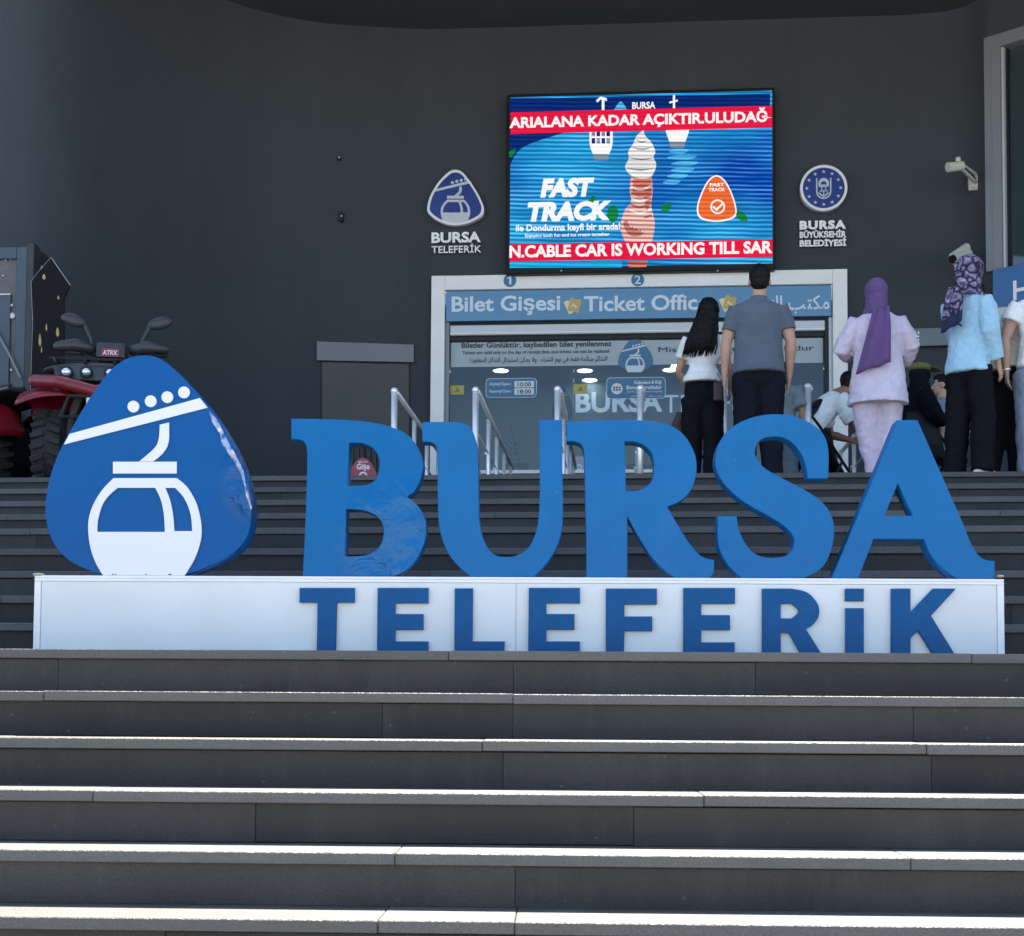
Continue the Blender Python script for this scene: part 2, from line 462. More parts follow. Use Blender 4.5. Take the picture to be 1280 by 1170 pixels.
def extrude2d(name, loops, thick, material, parent, M, bevel=0.0, kind=None, origin=None, smooth=False):
    """loops: polygons in plane coordinates (u right, v up); M maps (u, v, w) to world, w towards the viewer.
    the front face ends at w=0, the body goes back by thick"""
    cu = bpy.data.curves.new('tmp', 'CURVE'); cu.dimensions = '2D'; cu.fill_mode = 'BOTH'
    cu.extrude = max(thick / 2 - bevel, 0); cu.bevel_depth = bevel; cu.bevel_resolution = 1
    cu.offset = -bevel if bevel else 0
    for lp in loops:
        sp = cu.splines.new('POLY'); sp.points.add(len(lp) - 1); sp.use_cyclic_u = True
        for i, p in enumerate(lp): sp.points[i].co = (p[0], p[1], 0, 1)
    o = bpy.data.objects.new('tmp', cu); COL.objects.link(o)
    me = evaluated(o)
    bpy.data.objects.remove(o); bpy.data.curves.remove(cu)
    me.transform(Matrix.Translation((0, 0, -thick / 2)))
    me.transform(M)
    me.name = name
    return place(name, me, material, parent, smooth=False, kind=kind, origin=origin)

def plane_frame(Y, frame=None):
    """plane coordinates (u, v, w) -> (x, Y - w, z) in world"""
    m = Matrix(((1, 0, 0, 0), (0, 0, -1, Y), (0, 1, 0, 0), (0, 0, 0, 1)))
    return frame @ m if frame is not None else m

def px_loop(pts, Y, low=False, ox=0, oy=0, s=1.0, dense=True, seg=6):
    pp = outline(pts, seg) if dense else pts
    f = at_low if low else at
    out = []
    for p in pp:
        q = f(ox + p[0] / s, oy + p[1] / s, Y)
        out.append((q.x, q.z))
    return out

AR = {'ا': (0xFE8D, 2), 'أ': (0xFE83, 2), 'ب': (0xFE8F, 4), 'ة': (0xFE93, 2), 'ت': (0xFE95, 4), 'ج': (0xFE9D, 4), 'ح': (0xFEA1, 4), 'خ': (0xFEA5, 4),
      'د': (0xFEA9, 2), 'ذ': (0xFEAB, 2), 'ر': (0xFEAD, 2), 'س': (0xFEB1, 4), 'ش': (0xFEB5, 4), 'ص': (0xFEB9, 4), 'ط': (0xFEC1, 4), 'ف': (0xFED1, 4),
      'ق': (0xFED5, 4), 'ك': (0xFED9, 4), 'ل': (0xFEDD, 4), 'م': (0xFEE1, 4), 'ن': (0xFEE5, 4), 'و': (0xFEED, 2), 'ي': (0xFEF1, 4), 'ئ': (0xFE89, 4), 'ء': (0xFE80, 1)}
def arabic(t):
    """join the letters and set them right to left"""
    out = []; i = 0; prev = False
    while i < len(t):
        c = t[i]
        if c == 'ل' and i + 1 < len(t) and t[i + 1] == 'ا':
            out.append(chr(0xFEFC if prev else 0xFEFB)); prev = False; i += 2; continue
        if c not in AR: out.append(c); prev = False; i += 1; continue
        base, n = AR[c]; nxt = i + 1 < len(t) and t[i + 1] in AR and t[i + 1] != 'ء'
        if n == 4: k = (3 if nxt else 1) if prev else (2 if nxt else 0)
        elif n == 2: k = 1 if prev else 0
        else: k = 0
        out.append(chr(base + k)); prev = n == 4 and nxt; i += 1
    return ''.join(reversed(out))

def text_mesh(body, bold=0.0, shear=0.0, extrude=0.0, spacing=1.0, res=3):
    cu = bpy.data.curves.new('tmp', 'FONT'); cu.body = arabic(body) if any(ch in AR for ch in body) else body; cu.offset = bold; cu.shear = shear
    cu.extrude = extrude; cu.space_character = spacing; cu.resolution_u = res
    o = bpy.data.objects.new('tmp', cu); COL.objects.link(o)
    me = evaluated(o)
    bpy.data.objects.remove(o); bpy.data.curves.remove(cu)
    return me

def text_fit(name, body, box, Y, depth, material, parent, bold=0.0, shear=0.0, low=False, frame=None, spacing=1.0, uv=None, M=None, thick=None):
    """lettering fitted to the pixel box (x0, ytop, x1, ybottom), heights read at its left edge; depth = distance proud of plane Y.
    with uv=(u0,v0,u1,v1) and M the box is given in plane coordinates instead"""
    th = thick if thick is not None else .004
    me = text_mesh(body, bold, shear, 0.5, spacing)
    xs = [v.co.x for v in me.vertices]; ys = [v.co.y for v in me.vertices]
    bx0, bx1, by0, by1 = min(xs), max(xs), min(ys), max(ys)
    if uv is None:
        f = at_low if low else at
        a = f(box[0], box[3], Y); t = f(box[0], box[1], Y); b = f(box[2], (box[1] + box[3]) / 2, Y)
        u0, v0, u1, v1 = a.x, a.z, b.x, t.z
        M = plane_frame(Y, LOW if low else None)
    else:
        u0, v0, u1, v1 = uv
    sx = (u1 - u0) / (bx1 - bx0); sy = (v1 - v0) / (by1 - by0)
    me.transform(Matrix.Translation((-bx0, -by0, -.5)))
    me.transform(Matrix.Diagonal((sx, sy, th, 1)))
    me.transform(Matrix.Translation((u0, v0, depth + th)))
    me.transform(M)
    me.name = name
    return place(name, me, material, parent)

def rect_px(x0, y0, x1, y1, Y, low=False):
    f = at_low if low else at
    a = f(x0, y1, Y); t = f(x0, y0, Y); b = f(x1, (y0 + y1) / 2, Y)
    return a.x, b.x, a.z, t.z

def round_rect(u0, u1, v0, v1, r, n=5):
    out = []
    for (cx, cy, a0) in ((u1 - r, v1 - r, 0), (u0 + r, v1 - r, 90), (u0 + r, v0 + r, 180), (u1 - r, v0 + r, 270)):
        for k in range(n + 1):
            a = R(a0 + 90 * k / n); out.append((cx + r * math.cos(a), cy + r * math.sin(a)))
    return out
# ------------------------------------------------------------------ ground and stairs
RISE = 0.165
def tread_z(k): return (k + 6) * RISE
TOPZ = tread_z(14)
YL = {k: 4.12 + 0.275 * k for k in range(-5, 6)}
YU = {6: 6.46, 7: 6.97, 8: 7.41, 9: 7.80, 10: 8.20, 11: 8.78, 12: 9.33, 13: 9.85, 14: 10.36}

g = MB().box(-400, 400, -600, 2.74, -.3, 0)
o = g.build('forecourt', M_pave, kind='structure')
M_hill = mat('wooded_hill', (.035, .06, .02), rough=.95, noise=.4, nscale=.05)
g = MB(); rows = []
rh = random.Random(3)
hh = [[0] * 41 for _ in range(5)]
for j in range(5):
    row = []
    for i in range(41):
        a = R(180 + i * 180 / 40)
        d = 230 + j * 60
        h = (0, 12, 20, 24, 0)[j] * (.75 + .4 * rh.random())
        row.append((d * math.cos(a), d * math.sin(a), h - .2))
    rows.append(row)
g.grid(rows)
g.build('hills', M_hill, kind='structure', smooth=True)

def slab(name, x0, x1, y0, y1, z0, z1, m, parent, frame, bev=.0028, jit=.0018):
    d = random.uniform(-jit, jit); e = random.uniform(-jit, jit)
    mb = MB(frame); mb.box(x0 + .0007, x1 - .0007, y0 + d, y1 + d, z0 + e, z1 + e)
    return mb.build(name, m, parent, bevel=bev)

def joints(lo, hi, known=(), step=(1.5, 2.2)):
    xs = [lo]
    ks = sorted([k for k in known if lo < k < hi])
    x = lo
    for k in ks + [hi]:
        gap = k - x
        n = max(1, round(gap / random.uniform(*step)))
        for i in range(1, n): xs.append(x + gap * i / n + random.uniform(-.12, .12))
        xs.append(k); x = k
    return xs

# joints read from the photograph on the near steps: (tread joints, riser joints) in photo pixels
JT = {5: (560,), 4: (641,), 3: (603,), 2: (118, 880), 1: (1137,), 0: (645, 475), -1: (300,)}
JR = {5: (641, 945), 4: (477, 641), 3: (629, 1165), 2: (320, 793), 1: (645,), 0: (210, 1000), -1: (640,)}

low_st = thing('staircase', 'lower flight of wide dark basalt steps with sunlit treads below the sign', 'stairs', (0, 4.12, 0), LOWA, kind='structure')
up_st = thing('staircase', 'upper flight of dark basalt steps in shade rising behind the blue letters', 'stairs', (0, 8.5, 0), 0, kind='structure')
for s_ in (low_st, up_st):
    del s_['category']
XW = 5.6
for k in range(-5, 6):
    y = YL[k]; z = tread_z(k)
    yn = YL[k + 1] if k < 5 else y + .36
    kt = [at_low(p, 900, y).x for p in JT.get(k, ())]; kr = [at_low(p, 900, y).x for p in JR.get(k, ())]
    js = joints(-XW, XW, kt)
    for a, b in zip(js, js[1:]): slab('tread_slab', a, b, y, yn + .03, z - .037, z, M_tread, low_st, LOW)
    js = joints(-XW, XW, kr)
    for a, b in zip(js, js[1:]): slab('riser_slab', a, b, y + .016, y + .036, z - RISE + .001, z - .0385, M_riser, low_st, LOW, bev=.0012)
core = MB(LOW)
for k in range(-5, 6):
    core.box(-XW, XW, YL[k] + .037, (YL[k + 1] + .037) if k < 5 else 7.6, -.2 - k * .001, tread_z(k) - .039)
core.build('stair_core', M_core, low_st)
led = MB(LOW); led.box(-XW, XW, YL[5] + .3925, 7.2, tread_z(5) - .036, tread_z(5) - .001)
led.build('ledge_paving', M_tread, low_st)
for k in range(6, 15):
    y = YU[k]; z = tread_z(k); yn = YU[k + 1] if k < 14 else y + .36
    js = joints(-XW - 1.5, XW + 1.5, (), (1.6, 2.3))
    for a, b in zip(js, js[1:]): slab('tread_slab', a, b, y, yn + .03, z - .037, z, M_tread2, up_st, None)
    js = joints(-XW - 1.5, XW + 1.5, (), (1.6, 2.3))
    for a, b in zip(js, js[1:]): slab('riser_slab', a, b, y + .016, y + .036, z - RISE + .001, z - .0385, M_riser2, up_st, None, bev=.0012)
core = MB()
for k in range(6, 15):
    core.box(-XW - 1.5, XW + 1.5, YU[k] + .037, (YU[k + 1] + .037) if k < 14 else YU[14] + .39, .05 + k * .001, tread_z(k) - .039)
core.build('stair_core', M_core, up_st)
MB().box(-14, 14, YU[14] + .391, 24, TOPZ - .4, TOPZ - .002).build('landing', M_floor, kind='structure')
# solid cheek blocks either side of the flights, outside the view
for sx in (-1, 1):
    MB().box(*sorted((sx * (XW + 1.55), sx * 14)), 2.74, YU[14] + .385, -.2, TOPZ - .01).build('side_terrace', M_floor, kind='structure')

# ------------------------------------------------------------------ station building
YW = 16.6
bld = thing('station_building', 'dark grey rendered station building with a deep canopy over the stair landing', 'building', (0, YW, TOPZ))
CEILZ = CZ + math.tan(PITCH + math.atan((PPY - 31) / FPX)) * YW
def px_x(px, Y, py=400): return at(px, py, Y).x
WP = [(px_x(-420, 13.35), 13.35), (px_x(-200, 13.4), 13.4), (px_x(-60, 13.5), 13.5), (px_x(10, 13.6), 13.6), (px_x(58, 13.8), 13.8), (px_x(110, 14.2), 14.2), (px_x(190, 15.0), 15.0),
      (px_x(265, 15.66), 15.66), (px_x(330, 16.08), 16.08), (px_x(400, 16.36), 16.36), (px_x(470, 16.5), 16.5), (px_x(534, YW), YW)]
WR = [(px_x(1062, YW), YW), (px_x(1130, YW), YW), (px_x(1180, 16.55), 16.55), (px_x(1212, 16.42), 16.42)]
pc = Vector((px_x(1236, 16.2), 16.2, 0)); RU = Vector((.80, -.60, 0)).normalized()
WR += [(pc.x, pc.y), (pc.x + RU.x * .1, pc.y + RU.y * .1)]
def smooth_path(P, n=6):
    out = []
    for i in range(len(P) - 1):
        p0 = Vector(P[max(i - 1, 0)]); p1 = Vector(P[i]); p2 = Vector(P[i + 1]); p3 = Vector(P[min(i + 2, len(P) - 1)])
        for k in range(n):
            t = k / n
            out.append(.5 * ((2 * p1) + (p2 - p0) * t + (2 * p0 - 5 * p1 + 4 * p2 - p3) * t * t + (3 * p1 - p0 - 3 * p2 + p3) * t ** 3))
    out.append(Vector(P[-1])); return out
wallL = smooth_path(WP, 7)
wallR = smooth_path(WR, 6)
def wall_solid(path, z0, z1, name='wall'):
    rings = []
    for i, p in enumerate(path):
        t = (path[min(i + 1, len(path) - 1)] - path[max(i - 1, 0)]).normalized()
        nrm = Vector((-t.y, t.x))
        q = p + nrm * .3
        rings.append([(p.x, p.y, z0), (p.x, p.y, z1), (q.x, q.y, z1), (q.x, q.y, z0)])
    me = MB().ring_loft(rings).mesh(name)
    for p in me.polygons: p.use_smooth = True
    me.set_sharp_from_angle(angle=R(24))
    return place(name, me, M_wall, bld)
wall_solid(wallL, TOPZ - .3, CEILZ + .1)
wall_solid(wallR, TOPZ - .3, CEILZ + .1)
# wall above and below the ticket window
xa, xb = WP[-1][0], WR[0][0]
FX0, FX1, FZB, FZT = rect_px(538, 347, 1058, 590, YW)
FX1 = px_x(1058, YW, 343)
SILLZ = 4.36
MB().box(xa, xb, YW, YW + .3, FZT - .02, CEILZ + .1).build('wall', M_wall, bld)
MB().box(xa, xb, YW, YW + .3, TOPZ - .3, SILLZ - .03).build('wall', M_wall, bld)
MB().box(xa, FX0 + .06, YW, YW + .3, SILLZ - .03, FZT - .02).build('wall', M_wall, bld)
MB().box(FX1 - .06, xb, YW, YW + .3, SILLZ - .03, FZT - .02).build('wall', M_wall, bld)
def wall_hit(px, py, path=None):
    d = ray(px, py); best = None
    full = wallL + [Vector((xa, YW)), Vector((xb, YW))] + wallR
    for a, b in zip(full, full[1:]):
        e = b - a
        det = d.x * (-e.y) + d.y * e.x
        if abs(det) < 1e-9: continue
        s = (a.x * (-e.y) + a.y * e.x) / det
        t = (d.x * a.y - d.y * a.x) / det
        if -1e-4 <= t <= 1.0001 and s > 0 and (best is None or s < best): best = s
    return Vector((d.x * best, d.y * best, CZ + d.z * best))
# canopy / soffit
CANY = 9.45
MB().box(-4.2, 14, CANY, 24, CEILZ, CEILZ + .7).build('canopy', M_ceil, bld)
MB().box(-14, -4.201, 13.0, 24, CEILZ, CEILZ + .7).build('canopy', M_ceil, bld)  # unseen left front cut back to let sky light reach the curved wall
MB().box(-14, 14, YW + .9, 24, CEILZ + .7, CEILZ + 3.5).build('roof', M_wall, bld)

# right-hand angled wall with the tall window
def hitp(px, py, P, N):
    d = ray(px, py); O = Vector((0, 0, CZ)); s = (P - O).dot(N) / d.dot(N); return O + d * s
RN = Vector((-RU.y * -1, -RU.x, 0)).normalized(); RN = Vector((-.6, -.8, 0))
def ruv(px, py):
    h = hitp(px, py, pc, RN); return (h - pc).dot(RU), h.z
RM = Matrix(((RU.x, 0, RN.x, pc.x), (RU.y, 0, RN.y, pc.y), (0, 1, 0, 0), (0, 0, 0, 1)))   # (u, v, w) -> world
RB = RM @ Matrix(((1, 0, 0, 0), (0, 0, 1, 0), (0, -1, 0, 0), (0, 0, 0, 1)))               # boxes: x=u, y=-w (into wall), z=v
u0, zt = ruv(1232, 50); ui, zti = ruv(1258, 64); ub, zb = ruv(1252, 338); ul, zl = ruv(1252, 413)
U1 = u0 + 2.9
w = MB(RB)
w.box(.1, u0 + .02, 0, .3, TOPZ - .3, CEILZ + .1); w.box(u0 + .02, U1 + 3, 0, .3, zt - .02, CEILZ + .1)
w.box(u0 + .02, U1 + 3, 0, .3, TOPZ - .3, zb + .0); w.box(U1 - .02, U1 + 3, 0, .3, zb, zt - .02)
w.build('wall', M_wall, bld)
win = thing('tall_window', 'tall grey framed window high on the angled wall at the right edge', 'window', RM @ Vector((u0, zb, 0)))
M_alu = mat('grey_aluminium', (.20, .22, .245), rough=.45, metal=.2, noise=.05, nscale=2)
M_alu2 = mat('pale_aluminium', (.50, .52, .54), rough=.4, metal=.2)
fr = MB(RB); fw = (ui - u0) * .78
fr.box(u0, u0 + fw, -.06, .1, zb, zt); fr.box(u0 + fw, U1, -.06, .1, zti + .05, zt)
fr.box(u0 + fw * .45, u0 + fw * .5, -.066, -.058, zb + .01, zt - .12)
fr.build('frame', M_alu, win, bevel=.004)
j = MB(RB); j.box(u0 + fw + .001, ui - .025, -.03, .12, zb + .01, zti + .049); j.build('jamb', M_alu2, win, bevel=.003)
j = MB(RB); j.box(ui - .024, ui + .002, .03, .12, zb + .01, zti + .049); j.box(ui + .44, ui + .52, .03, .11, zb, zti + .04); j.build('mullion', M_black, win)
M_glass = mat('window_glass', (.03, .05, .055), rough=.03, spec=.9, coat=0)
j = MB(RB); j.box(ui + .003, U1, .07, .08, zb, zti + .048); j.build('glass_pane', M_glass, win)
# blue sign under that window
M_bsign = mat('blue_sign_face', (.03, .13, .36), rough=.4, noise=.06, nscale=2)
bs = thing('blue_wall_sign', 'blue sign with white lettering under the tall window at the right edge', 'sign', RM @ Vector((ub, zl, 0)))
j = MB(RB); j.box(u0 + fw * .5, U1, -.10, -.0645, zl, zb - .004); j.build('panel', M_bsign, bs, bevel=.004)
ux, zx = ruv(1273, 336); ux2, zx2 = ruv(1273, 352)
lt = text_fit('lettering', 'HIZLI GEÇİŞ', None, 0, .001, M_letter, bs, bold=.02, uv=(ux - .02, (zl + zb) / 2 - .12, ux + 1.5, zb - .10), M=RM @ Matrix.Translation((0, 0, .10)))

# flush service door and blank plate on the left of the ticket window
def wpanel(name, pxl, ytl, ybl, pxr, ytr, ybr, proud, thick, m, parent, bevel=.003):
    a = wall_hit(pxl, ybl); b = wall_hit(pxr, ybr); at_ = wall_hit(pxl, ytl); bt = wall_hit(pxr, ytr)
    t = Vector((b.x - a.x, b.y - a.y, 0)).normalized(); n = Vector((t.y, -t.x, 0))
    vs = []
    for (p, z) in ((a, a.z), (b, b.z), (bt, bt.z), (at_, at_.z)):
        q = Vector((p.x, p.y, z)) + n * proud
        vs.append(q)
    vs2 = [v - n * thick for v in vs]
    mb = MB().add([tuple(v) for v in vs + vs2], [(0, 1, 2, 3), (7, 6, 5, 4), (0, 4, 5, 1), (1, 5, 6, 2), (2, 6, 7, 3), (3, 7, 4, 0)])
    return mb.build(name, m, parent, bevel=bevel)
M_plate = mat('blank_plate', (.17, .18, .20), rough=.55, noise=.08, nscale=3)
bp_ = thing('blank_sign_plate', 'blank pale grey plate on the wall above the flush service door', 'sign plate', wall_hit(456, 452))
wpanel('plate', 396, 428, 451.5, 517, 432, 454, .05, .045, M_plate, bp_)
dr = thing('service_door', 'flush grey service door in the curved wall left of the ticket window', 'door', wall_hit(456, 598))
M_door = mat('door_render', (.086, .089, .092), rough=.9, noise=.08, nscale=1.3, bump=.4, bscale=150)
wpanel('door_leaf', 402.5, 453, 640, 511, 456, 640, .022, .03, M_door, dr)
for (a, b) in ((400.6, 402.1), (511.4, 512.9)):
    wpanel('door_gap', a, 453, 640, b, 453, 640, .012, .02, M_black, dr, bevel=0)
for i, (px_, py_, lab) in enumerate(((424, 199, 'tiny round wall fixing, upper of two on the blank wall'), (427, 272, 'small dark cable outlet, lower of two on the blank wall'))):
    h = wall_hit(px_, py_)
    t = thing('wall_outlet', lab, 'wall fixing', h)
    MB().box(h.x - .022, h.x + .022, h.y - .05, h.y + .01, h.z - (.02, .06)[i], h.z + (.02, .06)[i]).build('cover', M_black, t, bevel=.008)
    MB().ell((h.x + .01, h.y - .055, h.z), (.012, .008, .012), 8, 5).build('screw', M_alu2, t)

# ------------------------------------------------------------------ ticket office window
tk = thing('ticket_office_window', 'white framed ticket office window with blue header sign and shutter box', 'ticket office', (0.5 * (FX0 + FX1), YW, SILLZ))
ix0 = px_x(556, YW, 480); ix1 = px_x(1040.5, YW, 480); fz_in = at(556, 364.5, YW).z
FZ_B = SILLZ - .05
MB().box(FX0, ix0, YW - .07, YW + .02, FZ_B, FZT).build('frame_post', M_white, tk, bevel=.004)
MB().box(ix1, FX1, YW - .07, YW + .02, FZ_B, FZT).build('frame_post', M_white, tk, bevel=.004)
MB().box(ix0 + .001, ix1 - .001, YW - .068, YW + .02, fz_in, FZT - .001).build('frame_header', M_white, tk, bevel=.004)
fz0 = at(556, 403, YW).z
M_fascia = mat('fascia_blue', (.085, .235, .42), rough=.38, noise=.05, nscale=1.5, coat=.2)
fas = MB().box(ix0 + .012, ix1 - .012, YW - .045, YW + .02, fz0, fz_in - .012).build('header_sign', M_fascia, tk, bevel=.003)
def ttext(name, body, box, depth, m, parent, bold=.0, sp=1.0, shear=0.0, Y=YW):
    return text_fit(name, body, box, Y, depth, m, parent, bold=bold, spacing=sp, shear=shear)
M_fl = mat('header_lettering', (.62, .70, .78), rough=.4)
ttext('lettering', 'Bilet Gişesi', (565, 372, 700.5, 396.5), .046, M_fl, fas, bold=.022)
ttext('lettering', 'Ticket Office', (730, 371.5, 886, 391), .046, M_fl, fas, bold=.022)
ttext('lettering', 'مكتب التذاكر', (926, 371.5, 1036, 395), .046, M_fl, fas, bold=.012)
M_gold = mat('ticket_symbol_gold', (.50, .36, .13), rough=.5)
M_gold2 = mat('ticket_symbol_print', (.75, .62, .35), rough=.5)
for cx, cy in ((716, 384), (909.5, 381)):
    for (a, dx, dy) in ((-24, -1.5, 0), (14, 2.5, -1)):
        M2 = []
        c, s = math.cos(R(a)), math.sin(R(a))
        for (u, v) in ((-7, -8.5), (-2, -8.5), (0, -6.8), (2, -8.5), (7, -8.5), (7, 8.5), (2, 8.5), (0, 6.8), (-2, 8.5), (-7, 8.5)):
            M2.append((cx + dx + u * c - v * s, cy + dy + u * s + v * c))
        extrude2d('ticket_symbol', [px_loop(M2, YW, dense=False)], .004 if a > 0 else .003, M_gold if a > 0 else M_gold2, fas, plane_frame(YW - .050 - (.002 if a > 0 else 0)))
    extrude2d('ticket_symbol', [px_loop([(cx - 3, cy + 3), (cx, cy - 4), (cx + 6, cy + 1), (cx + 4, cy + 3), (cx, cy)], YW, dense=False)], .003, M_gold2, fas, plane_frame(YW - .0555))
M_num = mat('number_disc_blue', (.04, .16, .30), rough=.45)
for n_, cx, cy in (('1', 638, 353), ('2', 797, 352)):
    q = at(cx, cy, YW)
    extrude2d('number_disc', [circle_pts(q.x, q.z, .075)], .006, M_num, tk, plane_frame(YW - .075))
    if n_ == '1':
        extrude2d('number', [[(q.x - .008, q.z - .048), (q.x + .018, q.z - .048), (q.x + .018, q.z + .05), (q.x - .004, q.z + .05), (q.x - .03, q.z + .034), (q.x - .03, q.z + .016), (q.x - .008, q.z + .024)]], .004, M_fl, tk, plane_frame(YW - .0815))
        continue
    wd = .04
    text_fit('number', n_, None, 0, 0, M_fl, tk, bold=.012, uv=(q.x - wd * .9, q.z - .05, q.x + wd * .9, q.z + .05), M=plane_frame(YW - .076))
# shutter box and rails
sh0 = at(556, 420, YW).z; sh1 = at(556, 407.5, YW).z
MB().box(ix0 + .06, ix1 - .085, YW - .02, YW + .02, sh0, sh1).build('shutter_box', M_alu2, tk, bevel=.006)
MB().box(ix0 + .06, ix1 - .085, YW - .024, YW - .0205, sh0 + .02, sh0 + .028).build('shutter_lip', M_white, tk)
MB().box(ix0 + .001, ix1 - .001, YW + .021, YW + .12, sh0 - .055, fz_in - .013).build('shutter_recess', M_black, tk)
gz1 = sh0 - .056
MB().box(ix0 + .001, ix0 + .05, YW - .01, YW + .1, FZ_B, fz0 - .001).build('guide_rail', M_alu, tk, bevel=.003)
MB().box(ix1 - .085, ix1 - .042, YW - .01, YW + .1, FZ_B, fz0 - .001).build('guide_rail', M_black, tk, bevel=.003)
MB().box(ix1 - .04, ix1 - .001, YW - .005, YW + .1, FZ_B, fz0 - .001).build('guide_rail', M_alu2, tk, bevel=.003)
MB().box(ix0 + .05, ix1 - .086, YW - .05, YW + .12, SILLZ - .03, SILLZ + .012).build('sill', M_white, tk, bevel=.004)
# glass: three panes
gm = bpy.data.materials.new('clear_glass'); gm.use_nodes = True; MATS['clear_glass'] = gm
nt = gm.node_tree; L = nt.links.new
for n in list(nt.nodes): nt.nodes.remove(n)
out = nt.nodes.new('ShaderNodeOutputMaterial'); mx = nt.nodes.new('ShaderNodeMixShader'); tr = nt.nodes.new('ShaderNodeBsdfTransparent'); gl = nt.nodes.new('ShaderNodeBsdfGlossy')
tr.inputs[0].default_value = (.72, .80, .84, 1); gl.inputs['Roughness'].default_value = .02; gl.inputs[0].default_value = (.9, .95, 1, 1)
fz = nt.nodes.new('ShaderNodeFresnel'); fz.inputs[0].default_value = 1.42
L(fz.outputs[0], mx.inputs[0]); L(tr.outputs[0], mx.inputs[1]); L(gl.outputs[0], mx.inputs[2]); L(mx.outputs[0], out.inputs[0])
YG = YW + .06
gx0, gx1 = ix0 + .051, ix1 - .087
cut = [gx0, px_x(717, YG, 500), px_x(875, YG, 500), gx1]
for a, b in zip(cut, cut[1:]):
    MB().box(a + .002, b - .002, YG, YG + .008, SILLZ + .013, gz1).build('glass_pane', gm, tk)
# frosted band and transfers on the glass
YD = YG - .003
bz0 = at(562, 459, YD).z
M_frost = mat('frosted_film', (.36, .43, .47), rough=.6, noise=.04, nscale=2)
dx0, dx1 = px_x(772.5, YD, 440), px_x(816.5, YD, 440)
MB().box(gx0 + .01, gx1 - .01, YD, YD + .002, bz0, gz1 - .01).build('frosted_band', M_frost, tk)
M_ink = mat('dark_print', (.02, .03, .045), rough=.6)
ttext('band_lettering', 'Biletler Günlüktür, kaybedilen bilet yenilenmez', (577, 428.5, 764.5, 437.3), .004, M_ink, tk, bold=.018, Y=YD)
ttext('band_lettering', 'Tickets are valid only on the day of receipt date, lost tickets can not be replaced', (578, 438.8, 761, 444.6), .004, M_ink, tk, Y=YD)
ttext('band_lettering', 'التذاكر صالحة فقط في يوم الشراء ، ولا يمكن استبدال التذاكر المفقودة', (587, 447, 759, 456.5), .004, M_ink, tk, bold=.0, Y=YD)
ttext('band_lettering', 'Misafirin beyanı zorunludur', (823, 434, 1017.5, 442.5), .004, M_ink, tk, bold=0.0, Y=YD)

# gondola emblem, reused at several sizes ----------------------------------
LOGO_DROP = [(545, 55, 1), (620, 70, 1), (700, 128, 1), (790, 222, 1), (880, 330, 1), (950, 436, 1), (1010, 550, 1), (1050, 660, 1), (1068, 760, 1), (1068, 860, 1), (1040, 955, 1), (960, 1035, 1), (830, 1098, 1), (720, 1130), (375, 1130), (290, 1108, 1), (180, 1055, 1), (110, 980, 1), (72, 880, 1), (65, 780, 1), (90, 640, 1), (140, 510, 1), (210, 380, 1), (290, 250, 1), (380, 130, 1), (460, 72, 1)]
LOGO_DROP2 = [(545, 55, 1), (620, 70, 1), (700, 128, 1), (790, 222, 1), (880, 330, 1), (950, 436, 1), (1010, 550, 1), (1050, 660, 1), (1072, 780, 1), (1050, 890, 1), (960, 990, 1), (830, 1070, 1), (690, 1120, 1), (565, 1135, 1), (430, 1122, 1), (290, 1075, 1), (160, 990, 1), (80, 890, 1), (62, 780, 1), (90, 640, 1), (140, 510, 1), (210, 380, 1), (290, 250, 1), (380, 130, 1), (460, 72, 1)]
L_ROPE = [(185, 440), (820, 265), (858, 312), (158, 492)]
L_HANG = [(625, 395), (671, 384), (670, 470, 1), (655, 515, 1), (625, 550, 1), (592, 574), (525, 574), (600, 508, 1), (620, 465, 1)]
L_BAR = [(397, 575), (708, 575), (708, 633), (397, 633)]
L_CAB = [(400, 655), (708, 655), (760, 700, 1), (805, 780, 1), (828, 880, 1), (825, 960, 1), (795, 1050, 1), (745, 1132), (350, 1132), (310, 1060, 1), (285, 980, 1), (277, 880, 1), (295, 800, 1), (340, 720, 1)]
L_W1 = [(420, 703), (603, 703), (630, 760, 1), (645, 830, 1), (650, 917), (322, 917), (325, 860, 1), (345, 790, 1), (375, 745, 1)]
L_W2 = [(653, 703), (700, 703), (745, 755, 1), (775, 830, 1), (783, 913), (697, 913), (690, 830, 1), (675, 760, 1)]
L_DOTS = [(497, 307), (581, 281), (662, 261), (743, 238)]
def emblem_parts(fmap, parent, M, th, m, name_prefix='', seg=6, bevel=0):
    """fmap turns emblem units into plane (u, v)"""
    def mk(nm, loops, k=0): return extrude2d(nm, [[fmap(*p[:2]) for p in lp] for lp in loops], th, m, parent, M @ Matrix.Translation((0, 0, k * .0008)), bevel=bevel)
    mk('cable_stripe', [outline(L_ROPE)])
    for (x, y) in L_DOTS: mk('dot', [circle_pts(x, y, 29, 20)], 1)
    mk('hanger', [outline(L_HANG, seg)], 1)
    mk('roof_bar', [outline(L_BAR)])
    mk('cabin', [outline(L_CAB, seg), outline(L_W1, seg), outline(L_W2, seg)], 2)

